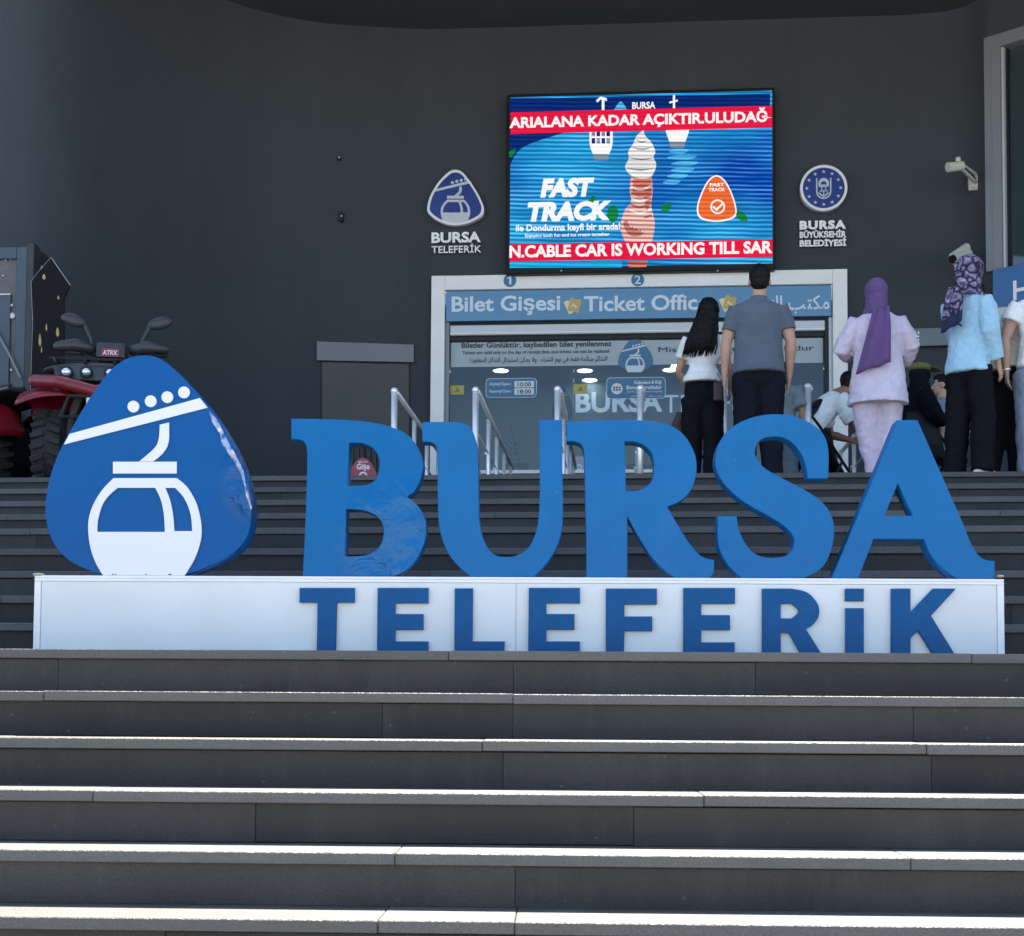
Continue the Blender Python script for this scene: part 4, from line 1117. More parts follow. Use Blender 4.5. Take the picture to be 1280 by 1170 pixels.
def letter(name, label, ch, loops, ox, oy, s, Y, th, m, bevel, group, clampz):
    lp = []
    for l in loops:
        pts = px_loop(l, Y, low=True, ox=ox, oy=oy, s=s, seg=8)
        lp.append([(u, max(v, clampz)) for (u, v) in pts])
    xs_ = [p[0] for p in lp[0]]; 
    org = LOW @ Vector(((min(xs_) + max(xs_)) / 2, Y, clampz))
    o = extrude2d(name, lp, th, m, None, plane_frame(Y, LOW), bevel=bevel, origin=org)
    return tag(o, label, 'letter', group)
YB = YSG + .03
zt = bz1 + .0008
BL = {
 'B': ((360, 510, 5.32), [[(22, 70), (22, 205), (85, 213, 1), (116, 240, 1), (127, 300, 1), (124, 500, 1), (113, 800, 1), (97, 1125), (690, 1125), (790, 1075, 1), (870, 980, 1), (915, 860, 1), (918, 770, 1), (893, 695, 1), (848, 632, 1), (790, 590), (850, 540, 1), (890, 440, 1), (897, 360, 1), (868, 270, 1), (800, 182, 1), (690, 127, 1), (560, 96, 1), (400, 80, 1), (200, 73, 1)],
        [(405, 232), (500, 236, 1), (572, 275, 1), (606, 340, 1), (603, 420, 1), (578, 480, 1), (520, 510, 1), (396, 518)], [(386, 672), (500, 680, 1), (582, 715, 1), (625, 765, 1), (636, 825, 1), (620, 900, 1), (570, 955, 1), (500, 982, 1), (378, 985)]]),
 'U': ((520, 510, 5.318), [[(42, 93), (42, 222), (100, 228, 1), (133, 255, 1), (143, 320, 1), (143, 500, 1), (147, 700, 1), (162, 830, 1), (210, 960, 1), (285, 1055, 1), (372, 1125), (780, 1125), (870, 1030, 1), (942, 910, 1), (973, 780, 1), (977, 600, 1), (974, 400, 1), (971, 78), (818, 78), (820, 300, 1), (822, 600, 1), (808, 780, 1), (765, 900, 1), (700, 965, 1), (610, 990, 1), (515, 970, 1), (452, 880, 1), (423, 760, 1), (416, 600, 1), (414, 400, 1), (405, 250, 1), (375, 150, 1), (325, 105, 1), (240, 93, 1)]]),
 'R': ((690, 510, 5.318), [[(95, 92), (97, 220), (160, 224, 1), (203, 255, 1), (214, 320, 1), (220, 600, 1), (228, 900, 1), (228, 1130), (502, 1130), (500, 718), (560, 830, 1), (640, 960, 1), (725, 1060, 1), (820, 1130), (1035, 1130, 1), (1077, 1095), (1078, 1010), (1000, 988, 1), (928, 918, 1), (850, 800, 1), (765, 655), (850, 620, 1), (918, 555, 1), (955, 460, 1), (961, 365, 1), (940, 280, 1), (882, 185, 1), (800, 122, 1), (700, 92, 1), (560, 80, 1), (400, 80, 1)],
        [(483, 222), (560, 226, 1), (622, 255, 1), (665, 310, 1), (678, 390, 1), (665, 475, 1), (620, 528, 1), (560, 548, 1), (492, 549)]]),
 'S': ((880, 510, 5.317), [[(690, 468), (826, 468), (828, 300, 1), (812, 210, 1), (770, 148, 1), (690, 90, 1), (590, 52, 1), (470, 41, 1), (350, 55, 1), (240, 95, 1), (150, 160, 1), (95, 245, 1), (74, 340, 1), (86, 420, 1), (130, 500, 1), (220, 590, 1), (330, 665, 1), (450, 730, 1), (550, 800, 1), (594, 860, 1), (595, 920, 1), (560, 972, 1), (500, 992, 1), (410, 992, 1), (330, 962, 1), (270, 890, 1), (230, 800, 1), (218, 718), (90, 718), (95, 900, 1), (120, 980, 1), (170, 1055, 1), (250, 1130), (665, 1130), (760, 1082, 1), (820, 1010, 1), (858, 900, 1), (866, 800, 1), (845, 710, 1), (790, 630, 1), (700, 562, 1), (600, 507, 1), (500, 455, 1), (400, 395, 1), (348, 330, 1), (342, 270, 1), (375, 213, 1), (440, 192, 1), (520, 195, 1), (590, 235, 1), (650, 310, 1), (680, 400, 1)]]),
 'A': ((1030, 510, 5.317), [[(488, 80), (622, 80), (930, 780), (985, 915, 1), (1050, 998, 1), (1135, 1018), (1135, 1135), (885, 1135), (790, 1070, 1), (712, 980, 1), (665, 870), (330, 870), (228, 1135), (50, 1135)], [(492, 500), (402, 715), (590, 715)]]),
}
LB = {'B': 'big blue letter B with a wrinkled peeling lower right bowl', 'U': 'big blue letter U with a left serif between the B and the R', 'R': 'big blue letter R with a curved kicked out leg', 'S': 'big blue letter S between the R and the A', 'A': 'big blue letter A at the right end of the sign, leg curling outward'}
for ch in 'BURSA':
    (ox, oy, s), loops = BL[ch]
    letter('sign_letter', LB[ch], ch, loops, ox, oy, s, YB, .10, M_bl_b if ch == 'B' else M_bl, .0025, 'large blue letters standing on the sign base', zt)
# small letters fixed to the face
o1 = (360, 720, 3.368); o2 = (740, 720, 2.415)
E_ = lambda x0, x1, xm, xs_, dy=0: [(x0, 50), (x1, 50), (x1, 115), (xs_, 115), (xs_, 160), (xm, 160), (xm, 226), (xs_, 226), (xs_, 275), (x1, 275), (x1, 345), (x0 - 3, 345)]
SM = [('T', o1, [[(48, 50), (280, 50), (280, 112), (205, 112), (200, 345), (120, 345), (124, 112), (48, 112)]], 'small blue letter T, first on the white base with a torn film crease'),
      ('E', o1, [E_(377, 591, 570, 452)], 'small blue letter E between the T and the L on the white base'),
      ('L', o1, [[(702, 52), (779, 52), (777, 275), (912, 275), (910, 345), (700, 345)]], 'small blue letter L on the white base'),
      ('E', o1, [E_(1014, 1229, 1206, 1088)], 'small blue letter E between the L and the F on the white base'),
      ('F', o2, [[(42, 38), (196, 38), (196, 86), (98, 86), (98, 122), (182, 122), (182, 166), (98, 166), (96, 252), (42, 252)]], 'small blue letter F on the white base'),
      ('E', o2, [[(276, 36), (432, 36), (432, 84), (330, 84), (330, 118), (417, 118), (417, 163), (330, 163), (330, 200), (431, 200), (431, 252), (276, 252)]], 'small blue letter E between the F and the R on the white base'),
      ('R', o2, [[(514, 38), (600, 38), (650, 50, 1), (682, 85, 1), (685, 120, 1), (668, 146, 1), (646, 160), (702, 254), (638, 254), (595, 172), (570, 172), (570, 254), (514, 254)], [(570, 84), (603, 84), (624, 106, 1), (603, 128), (570, 128)]], 'small blue letter R on the white base'),
      ('I', o2, [[(766, 97), (821, 97), (821, 254), (766, 254)]], 'small blue dotted letter I on the white base'),
      ('K', o2, [[(904, 38), (962, 38), (962, 110), (1030, 38), (1099, 38), (1024, 120), (1105, 254), (1038, 254), (985, 165), (962, 188), (962, 254), (904, 254)]], 'small blue letter K, last on the white base')]
YT = YSG - .016
for ch, (ox, oy, s), loops, lab in SM:
    o = letter('base_letter', lab, ch, loops, ox, oy, s, YT, .019, M_bl3, .002, 'small blue letters on the white base', LZ + .002)
    if ch == 'I':
        BASE[o] = Matrix.Translation(o.location)
        extrude2d('dot', [px_loop([(765, 38), (821, 38), (821, 76), (765, 76)], YT, low=True, ox=ox, oy=oy, s=s)], .019, M_bl3, o, plane_frame(YT, LOW), bevel=.002)
# drop shaped emblem
lo = []
pts = px_loop(LOGO_DROP, YB, low=True, ox=40, oy=430, s=3.9, seg=8)
lo = [(u, max(v, zt)) for (u, v) in pts]
org = LOW @ Vector(((lo[0][0]), YB, zt))
emb = thing('gondola_emblem', 'big blue drop shaped emblem with a white cable car gondola, left on the sign base', 'emblem', org, LOWA)
extrude2d('panel', [lo], .12, M_bl2, emb, plane_frame(YB, LOW), bevel=.003)
def fml(x, y):
    q = at_low(40 + x / 3.9, 430 + y / 3.9, YB); return (q.x, max(q.z, zt + .001))
emblem_parts(fml, emb, plane_frame(YB - .009, LOW), .008, mat('emblem_white', (.70, .71, .73), rough=.4), seg=8, bevel=.0015)
for u in (398, 410, 560, 672, 680):
    q = at_low(40 + u / 3.9, 430 + 1124 / 3.9, YB); MB(LOW).ell((q.x, YB - .012, max(q.z, zt + .004)), (.003, .002, .003), 6, 4).build('screw', M_black, emb)
# lifted clear film along the emblem's right edge, reflections painted in as coloured flecks
M_film = mat('torn_film', (.2, .25, .5), rough=.12, coat=1.0, bump=1.0, bscale=25)
nt = M_film.node_tree; tcf = nt.nodes.new('ShaderNodeNewGeometry'); nf = nt.nodes.new('ShaderNodeTexNoise'); nf.inputs['Scale'].default_value = 26; nf.inputs['Detail'].default_value = 3
nt.links.new(tcf.outputs['Position'], nf.inputs[0]); crf = nt.nodes.new('ShaderNodeValToRGB'); e = crf.color_ramp.elements
e[0].position = .42; e[0].color = (.002, .09, .34, 1); e[1].position = .52; e[1].color = (.22, .38, .62, 1); x_ = e.new(.60); x_.color = (.50, .25, .36, 1); x_ = e.new(.68); x_.color = (.62, .66, .72, 1)
nt.links.new(nf.outputs[0], crf.inputs[0]); nt.links.new(crf.outputs[0], nt.nodes['Principled BSDF'].inputs['Base Color'])
ed = [(868, 322), (905, 375), (935, 430), (955, 470), (985, 520), (1010, 570), (1030, 620), (1045, 680), (1058, 730), (1072, 800)]
rows = []
for i, (u, v) in enumerate(ed):
    wv = (8, 26, 20, 34, 30, 22, 14, 9, 12, 4)[i]
    rows.append([at_low(40 + (u - wv * t + random.uniform(-3, 3)) / 3.9, 430 + (v + 8 * t) / 3.9, YB - .004 - random.uniform(0, .010) * (1 - abs(2 * t - 1))) for t in (0, .33, .66, 1)])
fmb = MB(LOW).grid([[tuple(p) for p in r] for r in rows])
fmb.build('torn_film', M_film, emb, smooth=True, fixn=False)

# ------------------------------------------------------------------ queue rails on the landing
ya = 12.0
def rail_post(px_front): return px_x(px_front, ya, 486)
RH = at(596, 487, ya).z
YP = [12.0, 13.17, 14.03, 14.9, 15.77]
def make_rail(x, label):
    t = thing('queue_rail', label, 'railing', (x, ya, TOPZ), group='steel queue rails in front of the ticket window')
    for i, y in enumerate(YP):
        r = .027 if i == 0 else .02
        p = MB().tube([(x, y, TOPZ), (x, y, RH - .02)], r, 14).build('post', M_steel, t, smooth=True)
        MB().lathe([(0, .045), (.012, .045), (.016, .03)], (x, y, TOPZ), 'Z', 14).build('base_plate', M_steel, p)
        if i == 0:
            MB().ell((x, y, RH - .005), (.032, .032, .032), 12, 8).build('cap', M_steel, p, smooth=True)
    MB().tube([(x + .02, ya, RH - .02), (x + .02, YP[-1] + .08, RH - .02)], .021, 12, ref=(1, 0, 0)).build('handrail', M_steel, t, smooth=True)
    for dz in (.36, .66):
        MB().tube([(x, ya, TOPZ + dz), (x, YP[-1], TOPZ + dz)], .008, 8).build('bar', M_steel, t, smooth=True)
        for y in YP[1:]:
            MB().ell((x - .024, y, TOPZ + dz), (.014, .014, .014), 8, 5).build('clamp', M_steel, t)
    return t
def copy_tree(o, parent=None):
    c = o.copy(); COL.objects.link(c)
    if parent is not None: c.parent = parent
    for ch in [x for x in bpy.data.objects if x.parent == o]: copy_tree(ch, c)
    return c
RLAB = ['leftmost steel queue rail, standing before the service door', 'second steel queue rail from the left, seen above the letter U', 'steel queue rail above the gap between the letters U and R', 'steel queue rail above the letter R', 'steel queue rail behind the couple with their backs turned', 'steel queue rail beside the man in the white tee', 'steel queue rail behind the woman in lilac', 'steel queue rail behind the black trousered legs at the right']
r0 = make_rail(rail_post(493), RLAB[0])
for i in range(1, 8):
    c = copy_tree(r0); c.location.x = rail_post(493) + (rail_post(1010) - rail_post(493)) / 5 * i; c['label'] = RLAB[i]

# red arched floor sign and ribbed bin behind the letter B
q = at(453.5, 590, 13.2)
M_red = mat('red_board', (.38, .045, .07), rough=.45, noise=.05)
def at_w(px, py, Y): p = at(px, py, Y); return (p.x, p.z)
rs = thing('red_floor_sign', 'red arched floor sign with white lettering seen through the letter B', 'sign', (q.x, 13.2, TOPZ))
arch = [(453.5, 572.5, 1), (462, 577, 1), (468, 587, 1), (471, 596, 1), (474, 700), (433, 700), (436, 596, 1), (439, 587, 1), (445, 577, 1)]
lp = [(u, max(v, TOPZ + .001)) for u, v in px_loop(arch, 13.2)]
extrude2d('board', [lp], .02, M_red, rs, plane_frame(13.2), bevel=.002)
text_fit('lettering', 'Gişe', (446, 579.5, 462, 589), 13.2, 0, M_letter, rs, bold=.03)
text_fit('lettering', 'BİLET', (448, 576, 460, 578.5), 13.2, 0, M_letter, rs, bold=.02)
c_ = at(454, 595, 13.2)
extrude2d('symbol', [circle_pts(c_.x, c_.z, .04), circle_pts(c_.x, c_.z, .026)], .002, M_letter, rs, plane_frame(13.199 - .002))
MB().box(q.x - .02, q.x + .02, 13.221, 13.5, TOPZ, TOPZ + .02).build('foot', M_black, rs)
MB().tube([(q.x, 13.235, TOPZ + .9), (q.x, 13.5, TOPZ + .01)], .012, 6).build('prop', M_black, rs)
q = at(458, 560, 14.6)
rb = thing('ribbed_bin', 'dark ribbed waste bin standing behind the red floor sign', 'bin', (q.x, 14.75, TOPZ))
zb1 = at(458, 551, 14.6).z
M_rib = mat('ribbed_metal', (.03, .034, .04), rough=.5, metal=.3)
MB().box(q.x - .23, q.x + .23, 14.64, 15.0, TOPZ + .02, zb1).build('body', M_rib, rb, bevel=.01)
for i in range(8):
    x = q.x - .21 + i * .06
    MB().box(x - .012, x + .012, 14.61, 14.645, TOPZ + .05, zb1 - .02).build('rib', M_rib, rb, bevel=.004)
MB().box(q.x - .25, q.x + .25, 14.6, 15.02, zb1, zb1 + .03).build('lid', M_rib, rb, bevel=.006)

# pale kiosk behind the black clad figure
M_kio = mat('kiosk_grey', (.30, .33, .36), rough=.5, noise=.05)
q = at(1154, 540, 14.8)
kz = at(1154, 503, 14.8).z
kk = thing('ticket_kiosk', 'pale grey ticket kiosk box behind the figure in black', 'kiosk', (q.x, 15, TOPZ))
MB().box(q.x - .13, q.x + .11, 14.8, 15.2, TOPZ + .02, kz).build('cabinet', M_kio, kk, bevel=.008)
MB().box(q.x - .10, q.x + .08, 14.79, 14.799, kz - .35, kz - .05).build('front_panel', M_alu2, kk, bevel=.003)
MB().box(q.x - .15, q.x + .13, 14.78, 15.22, TOPZ, TOPZ + .02).build('plinth', M_black, kk)

# ------------------------------------------------------------------ booth and black board at the left edge
M_bthf = mat('booth_steel', (.055, .072, .092), rough=.45, metal=.3, noise=.12, nscale=6)
M_bthd = mat('booth_dark', (.022, .026, .032), rough=.5, noise=.15)
M_bthp = mat('booth_panel', (.10, .095, .098), rough=.6, noise=.22, nscale=9)
YBo = 12.35
xl = px_x(-60, YBo); xr = px_x(40, YBo, 450); zt_ = at(30, 304, YBo).z
bt = thing('steel_booth', 'dark steel framed booth with a speckled panel at the left edge', 'booth', ((xl + xr) / 2, YBo, TOPZ))
bx1 = px_x(31, YBo, 450)
MB().box(bx1 - .10, bx1, YBo, YBo + .1, TOPZ, zt_ - .03).build('corner_post', M_bthf, bt, bevel=.006)
MB().box(bx1 + .001, xr, YBo - .015, YBo + .12, TOPZ, zt_).build('corner_post', M_bthd, bt, bevel=.006)
MB().box(xl, bx1 - .101, YBo, YBo + .1, zt_ - .14, zt_ - .03).build('top_rail', M_bthf, bt, bevel=.006)
pz1 = at(10, 315, YBo).z; px1_ = px_x(20, YBo, 450)
MB().box(xl, bx1 - .101, YBo + .03, YBo + .06, TOPZ + .02, zt_ - .141).build('front_panel', M_bthp, bt)
MB().box(xl, px1_, YBo + .018, YBo + .029, pz1 - .012, pz1).build('panel_trim', M_alu2, bt)
MB().box(px1_ - .008, px1_, YBo + .018, YBo + .029, TOPZ + .02, pz1 - .0125).build('panel_trim', M_alu2, bt)
hz = at(5, 367, YBo).z; hx = px_x(11, YBo, 450)
MB().box(xl, hx, YBo + .005, YBo + .028, TOPZ + .02, hz).build('hatch', M_bthf, bt, bevel=.004)
MB().box(xl, hx, YBo - .001, YBo + .0045, hz - .012, hz).build('hatch_trim', M_alu2, bt)
for (a, b, r_) in ((14, 394, .030), (14, 381, .014), (3, 344, .010), (12, 322, .016), (6, 325, .009), (13, 462, .014)):
    p_ = at(a, b, YBo); MB().ell((p_.x, YBo + .017, p_.z), (r_, .010, r_), 12, 6).build('lock' if r_ > .02 else 'stud', M_alu2, bt)
MB().tube([at(-8, 408, YBo - .04), at(10, 440, YBo - .04), at(26, 473, YBo - .04)], .010, 8).build('pull_cord', M_alu, bt)
# receding side with trusses
zs = zt_
side = MB(); side.box(bx1 + .03, xr - .02, YBo + .121, YBo + .62, zs - .10, zs - .01); side.build('side_rail', M_bthd, bt, bevel=.004)
sx = xr - .03
MB().box(sx, sx + .012, YBo + .121, YBo + .60, TOPZ, zs - .101).build('side_panel', M_bthd, bt)
MB().tube([(sx + .01, YBo + .13, zs - .35), (sx + .01, YBo + .55, zs - .55)], .018, 8).build('brace', M_alu, bt)
MB().tube([(sx + .01, YBo + .20, zs - .15), (sx + .01, YBo + .20, TOPZ + .5)], .014, 8).build('brace', M_alu2, bt)
# black pointed board
YQ = 12.2
bb = thing('pointed_board', 'tall black pointed plastic board with pale worn edges leaning behind the quad bike', 'board', (px_x(62, YQ), YQ, TOPZ))
ob = [(63.5, 322), (87.5, 357), (80, 373), (79.5, 400), (80, 420), (79, 560), (79, 690), (36, 690), (37, 560), (38.5, 480), (41, 400), (39, 352), (46, 342)]
lp = [(u, max(v, TOPZ)) for u, v in px_loop(ob, YQ, dense=False)]
M_bbd = mat('black_board', (.006, .006, .007), spec=.2, rough=.8, noise=.4, nscale=14, bump=.3, bscale=20)
M_edge = mat('worn_edge', (.34, .36, .36), rough=.7, noise=.3, nscale=40)
extrude2d('board', [lp], .02, M_bbd, bb, plane_frame(YQ))
for i in list(range(0, 1)) + list(range(8, 13)):
    a = lp[i]; b = lp[(i + 1) % len(lp)]
    if a[1] <= TOPZ and b[1] <= TOPZ: continue
    MB().tube([(a[0], YQ + .006, a[1]), (b[0], YQ + .006, b[1])], .006, 6).build('worn_edge', M_edge, bb)
M_scuf = mat('yellow_scuff', (.38, .30, .12), rough=.8, noise=.3)
for (a, b, hgt, wd_) in ((55, 346, 7, 4), (50, 425, 16, 3.5), (72, 415, 12, 4), (58, 409, 9, 2), (73, 372, 5, 2.2), (52, 437, 8, 1.5)):
    sc_ = [(a, b - hgt / 2, 1), (a + wd_ / 2, b + hgt * .15, 1), (a, b + hgt / 2, 1), (a - wd_ / 2, b + hgt * .1, 1)]
    extrude2d('scuff', [px_loop(sc_, YQ)], .001, M_scuf, bb, plane_frame(YQ - .0015))
# ------------------------------------------------------------------ quad bike
hv = Vector((.19, -.98, 0)).normalized(); rv = Vector((hv.y, -hv.x, 0))
pf = Vector((px_x(66, 10.98, 560), 10.98, TOPZ))
qc = pf - hv * .62 - rv * .40
qrz = math.atan2(hv.y, hv.x) - R(90)
qb = thing('quad_bike', 'red and black quad bike with mirrors and knobbly tyres parked behind the blue emblem', 'quad bike', qc, qrz)
M_qred = mat('quad_red', (.17, .004, .010), rough=.35, noise=.12, nscale=4, coat=.15)
M_qblk = mat('quad_black', (.028, .030, .033), rough=.42, noise=.2, nscale=8, bump=.15, bscale=60)
M_tyre = mat('tyre_rubber', (.018, .018, .019), rough=.8, noise=.25, nscale=14, bump=.3, bscale=50)
M_lens = mat('headlight_lens', (.75, .78, .8), rough=.08, metal=.6, coat=1)
M_qwh = mat('quad_decal', (.62, .60, .62), rough=.4)
def q_tyre(x, y, side):
    w = MB(); zc = .315; W = .115 if y > 0 else .13
    w.lathe([(-W, .17), (-W, .245), (-W * .9, .285), (-W * .5, .298), (0, .30), (W * .5, .298), (W * .9, .285), (W, .245), (W, .17), (W * .8, .16), (-W * .8, .16)], (x, y, zc), 'X', 40)
    t = w.build('tyre', M_tyre, qb, local=True)
    lg = MB()
    for i in range(22):
        for sx_ in (-1, 1):
            a = 2 * math.pi * (i + (.5 if sx_ > 0 else 0)) / 22
            rot = Matrix.Translation((x, y, zc)) @ Matrix.Rotation(a, 4, 'X') @ Matrix.Rotation(R(18 * sx_), 4, 'Z')
            lg.box(*( (W * .12, W * 1.02) if sx_ > 0 else (-W * 1.02, -W * .12)), -.02, .02, .29, .322, rot=rot)
        a = 2 * math.pi * i / 22
    lg.build('tread_lugs', M_tyre, t, bevel=.003, local=True)
    r = MB(); o_ = side * W * .55
    r.lathe([(o_ - .02, .01), (o_ - .02, .165), (o_ + .045 * side, .165), (o_ + .045 * side, .15), (o_ + .0, .13), (o_ + .02 * side, .06), (o_ + .05 * side, .05), (o_ + .05 * side, .01)], (x, y, zc), 'X', 24)
    rim = r.build('rim', M_black, t, local=True)
    for k in range(4):
        b = R(90 * k + 20); MB().ell((x + o_ + .05 * side, y + .035 * math.cos(b), zc + .035 * math.sin(b)), (.01, .009, .009), 6, 4).build('wheel_nut', M_steel, t, local=True)
for (x, y, s_) in ((.40, .62, 1), (-.40, .62, -1), (.40, -.62, 1), (-.40, -.62, -1)): q_tyre(x, y, s_)
def sheet(name, g, m, par, th=.014, smooth=True):
    o = MB().grid(g).build(name, m, par, local=True, smooth=smooth, fixn=False)
    md = o.modifiers.new('thickness', 'SOLIDIFY'); md.thickness = th; md.offset = 0
    return o
for sx_ in (-1, 1):
    g = []
    for i in range(15):
        a = R(44 + i * 8.8); ext = 1 + .10 * math.sin(a * 1.5)
        row = []
        for k in range(6):
            x = .22 + .40 * k / 5; drop = .09 * (k / 5) ** 3
            row.append((sx_ * x, .60 + .43 * ext * math.cos(a) * (1 + .1 * (k == 5)), .34 + .50 * math.sin(a) - drop))
        g.append(row)
    sheet('front_fender', g, M_qred, qb)
    g = []
    for i in range(14):
        a = R(52 + i * 8.6); row = []
        for k in range(6):
            x = .22 + .38 * k / 5; row.append((sx_ * x, -.60 + .44 * math.cos(a), .36 + .46 * math.sin(a) - .07 * (k / 5) ** 3))
        g.append(row)
    sheet('rear_fender', g, M_qred, qb)
    # side plastics and footwell
    sheet('footwell', [[(sx_ * .22, .25, .30), (sx_ * .55, .22, .30)], [(sx_ * .22, -.2, .27), (sx_ * .57, -.2, .27)], [(sx_ * .22, -.3, .36), (sx_ * .57, -.28, .40)], [(sx_ * .22, -.26, .6), (sx_ * .55, -.22, .66)]], M_qblk, qb, smooth=False)
    sheet('side_panel', [[(sx_ * .26, .22, .34), (sx_ * .27, -.3, .34)], [(sx_ * .25, .3, .62), (sx_ * .26, -.3, .62)], [(sx_ * .2, .35, .86), (sx_ * .2, -.25, .78)]], M_qblk, qb)
    sheet('side_decal', [[(sx_ * .605, -.30, .69), (sx_ * .605, -.5, .735)], [(sx_ * .607, -.30, .77), (sx_ * .60, -.52, .80)]], M_qwh, qb, th=.006, smooth=False)
    MB().tube([(sx_ * .1, .62, .32), (sx_ * .36, .62, .33)], .02, 8).build('axle', M_black, qb, local=True)
    MB().tube([(sx_ * .2, .6, .78), (sx_ * .32, .66, .36)], .035, 10).build('shock_absorber', mat('shock_spring', (.10, .10, .11), rough=.4), qb, local=True)
    MB().tube([(sx_ * .1, -.62, .32), (sx_ * .36, -.62, .33)], .025, 8).build('axle', M_black, qb, local=True)
    # hand guard, mirror
    w = MB(); w.tube([(sx_ * .17, .36, 1.20), (sx_ * .28, .42, 1.215), (sx_ * .43, .38, 1.21)], [(.045, .045), (.05, .055), (.035, .04)], 12, ref=(0, 1, 0), dome=True)
    w.build('hand_guard', M_qblk, qb, local=True, smooth=True)
    MB().tube([(0, .20, 1.14), (sx_ * .2, .2, 1.2), (sx_ * .41, .12, 1.22)], .016, 8, ref=(0, 1, 0)).build('handlebar', M_black, qb, local=True)
    MB().tube([(sx_ * .19, .16, 1.20), (sx_ * .205, .15, 1.33), (sx_ * .26, .14, 1.45)], [.013, .014, .018], 8).build('mirror_stem', M_qblk, qb, local=True)
    rot = Matrix.Rotation(R(-16 * sx_), 4, 'Y')
    w = MB(); w.ell((sx_ * .35, .14, 1.49), (.11, .035, .055), 16, 10, rot=rot); mo = w.build('mirror', M_qblk, qb, local=True, smooth=True)
    w = MB(); w.ell((sx_ * .35, .112, 1.49), (.092, .012, .043), 16, 8, rot=rot); w.build('mirror_glass', M_steel, mo, local=True, smooth=True)
    for hx_, hr_ in ((.09, .8), (.245, .9)):
        MB().ell((sx_ * hx_, .975 - hx_ * .16, .870), (.050 * hr_, .045, .042 * hr_), 16, 10).build('headlight', M_lens, qb, local=True, smooth=True)
        MB().lathe([(-.02, .044), (0, .050), (.012, .044)], (sx_ * hx_, .990 - hx_ * .16, .870), 'Y', 16).build('headlight_bezel', M_black, qb, local=True)
    MB().tube([(sx_ * .30, .22, 1.19), (sx_ * .22, .40, 1.16), (sx_ * .10, .48, 1.06), (sx_ * .05, .42, .97)], .007, 6, ref=(0, 0, 1)).build('brake_cable', M_dark, qb, local=True)
    MB().tube([(sx_ * .20, .22, 1.22), (sx_ * .28, .30, 1.235), (sx_ * .38, .30, 1.23)], .008, 6, ref=(0, 0, 1)).build('brake_lever', M_steel, qb, local=True)
    MB().tube([(sx_ * .06, 1.0, .80), (sx_ * .30, .94, .84), (sx_ * .42, .84, .87)], .006, 6, ref=(0, 0, 1)).build('panel_seam', M_dark, qb, local=True)
# front fascia (V band), headlight panel, hood
w = MB(); w.tube([(-.52, .80, .83), (-.30, .96, .80), (0, 1.05, .70), (.30, .96, .79), (.52, .80, .83)], [(.05, .045)] * 2 + [(.055, .05)] + [(.05, .045)] * 2, 12, ref=(0, 0, 1), dome=True)
blob(w, 'front_fascia', M_qred, qb, voxel=.012, smooth=3)
sheet('headlight_panel', [[(-.34, .90, .83), (-.15, .985, .80), (.15, .985, .80), (.34, .90, .83)], [(-.36, .82, .93), (-.15, .90, .93), (.15, .90, .93), (.36, .82, .93)]], M_qblk, qb, smooth=False)
w = MB(); w.ell((0, .62, .94), (.50, .30, .055), 20, 8); w.box(-.30, .30, .25, .75, .80, .95); w.ell((0, .2, .98), (.2, .35, .12), 14, 8)
blob(w, 'hood', M_qblk, qb, voxel=.014, smooth=3)
w = MB()
for x in (-.36, -.12, .12, .36): w.tube([(x, .36, 1.02), (x, .86, 1.0), (x * .9, .93, .95)], .012, 8)
w.tube([(-.40, .40, 1.02), (.40, .40, 1.02)], .012, 8); w.tube([(-.40, .84, 1.0), (.40, .84, 1.0)], .012, 8)
w.build('front_rack', M_black, qb, local=True)
w = MB(); w.box(-.12, .12, -.08, .08, -.07, .07, rot=Matrix.Translation((0, .365, 1.17)) @ Matrix.Rotation(R(8), 4, 'X')); w.build('display_pod', M_qblk, qb, bevel=.03, seg=2, local=True)
st_ = MB().box(-.075, .075, .452, .46, 1.115, 1.185).build('name_sticker', M_qred, qb, bevel=.004, local=True)
BASE[st_] = Matrix.Identity(4)
me = text_mesh('ATRX', .03, .1, .5); xs = [v.co.x for v in me.vertices]; ys = [v.co.y for v in me.vertices]
me.transform(Matrix.Translation((-(min(xs) + max(xs)) / 2, -(min(ys) + max(ys)) / 2, 0))); me.transform(Matrix.Diagonal((-.12 / (max(xs) - min(xs)), .004, .04 / (max(ys) - min(ys)), 1)) @ Matrix(((1, 0, 0, 0), (0, 0, 1, 0), (0, 1, 0, 0), (0, 0, 0, 1))))
me.transform(Matrix.Translation((0, .463, 1.15)))
place('sticker_lettering', me, M_qwh, st_, local=True)
w = MB(); w.tube([(0, .15, .93), (0, -.25, .86), (0, -.62, .88)], [(.13, .07), (.16, .08), (.17, .07)], 14, ref=(1, 0, 0), dome=True)
blob(w, 'seat', M_dark, qb, voxel=.015, smooth=4)
w = MB(); w.box(-.2, .2, -.75, .75, .30, .62); w.box(-.14, .14, -.5, .6, .6, .85)
w.build('chassis', M_black, qb, bevel=.03, local=True)
w = MB(); w.box(-.38, .38, -.98, -.50, .86, .90)
for i in range(6): w.box(-.36 + i * .13, -.32 + i * .13, -.97, -.5, .901, .925)
w.build('rear_rack', M_qblk, qb, bevel=.01, local=True)
w = MB(); w.tube([(-.24, .95, .36), (-.26, 1.06, .5), (-.2, 1.06, .66), (.2, 1.06, .66), (.26, 1.06, .5), (.24, .95, .36)], .017, 8, ref=(0, 1, 0)); w.tube([(-.26, 1.06, .5), (.26, 1.06, .5)], .015, 8)
w.build('front_bumper', M_black, qb, local=True)
w = MB(); w.box(-.07, .07, 1.02, 1.08, .58, .65); w.build('winch_plate', M_qwh, qb, bevel=.006, local=True)

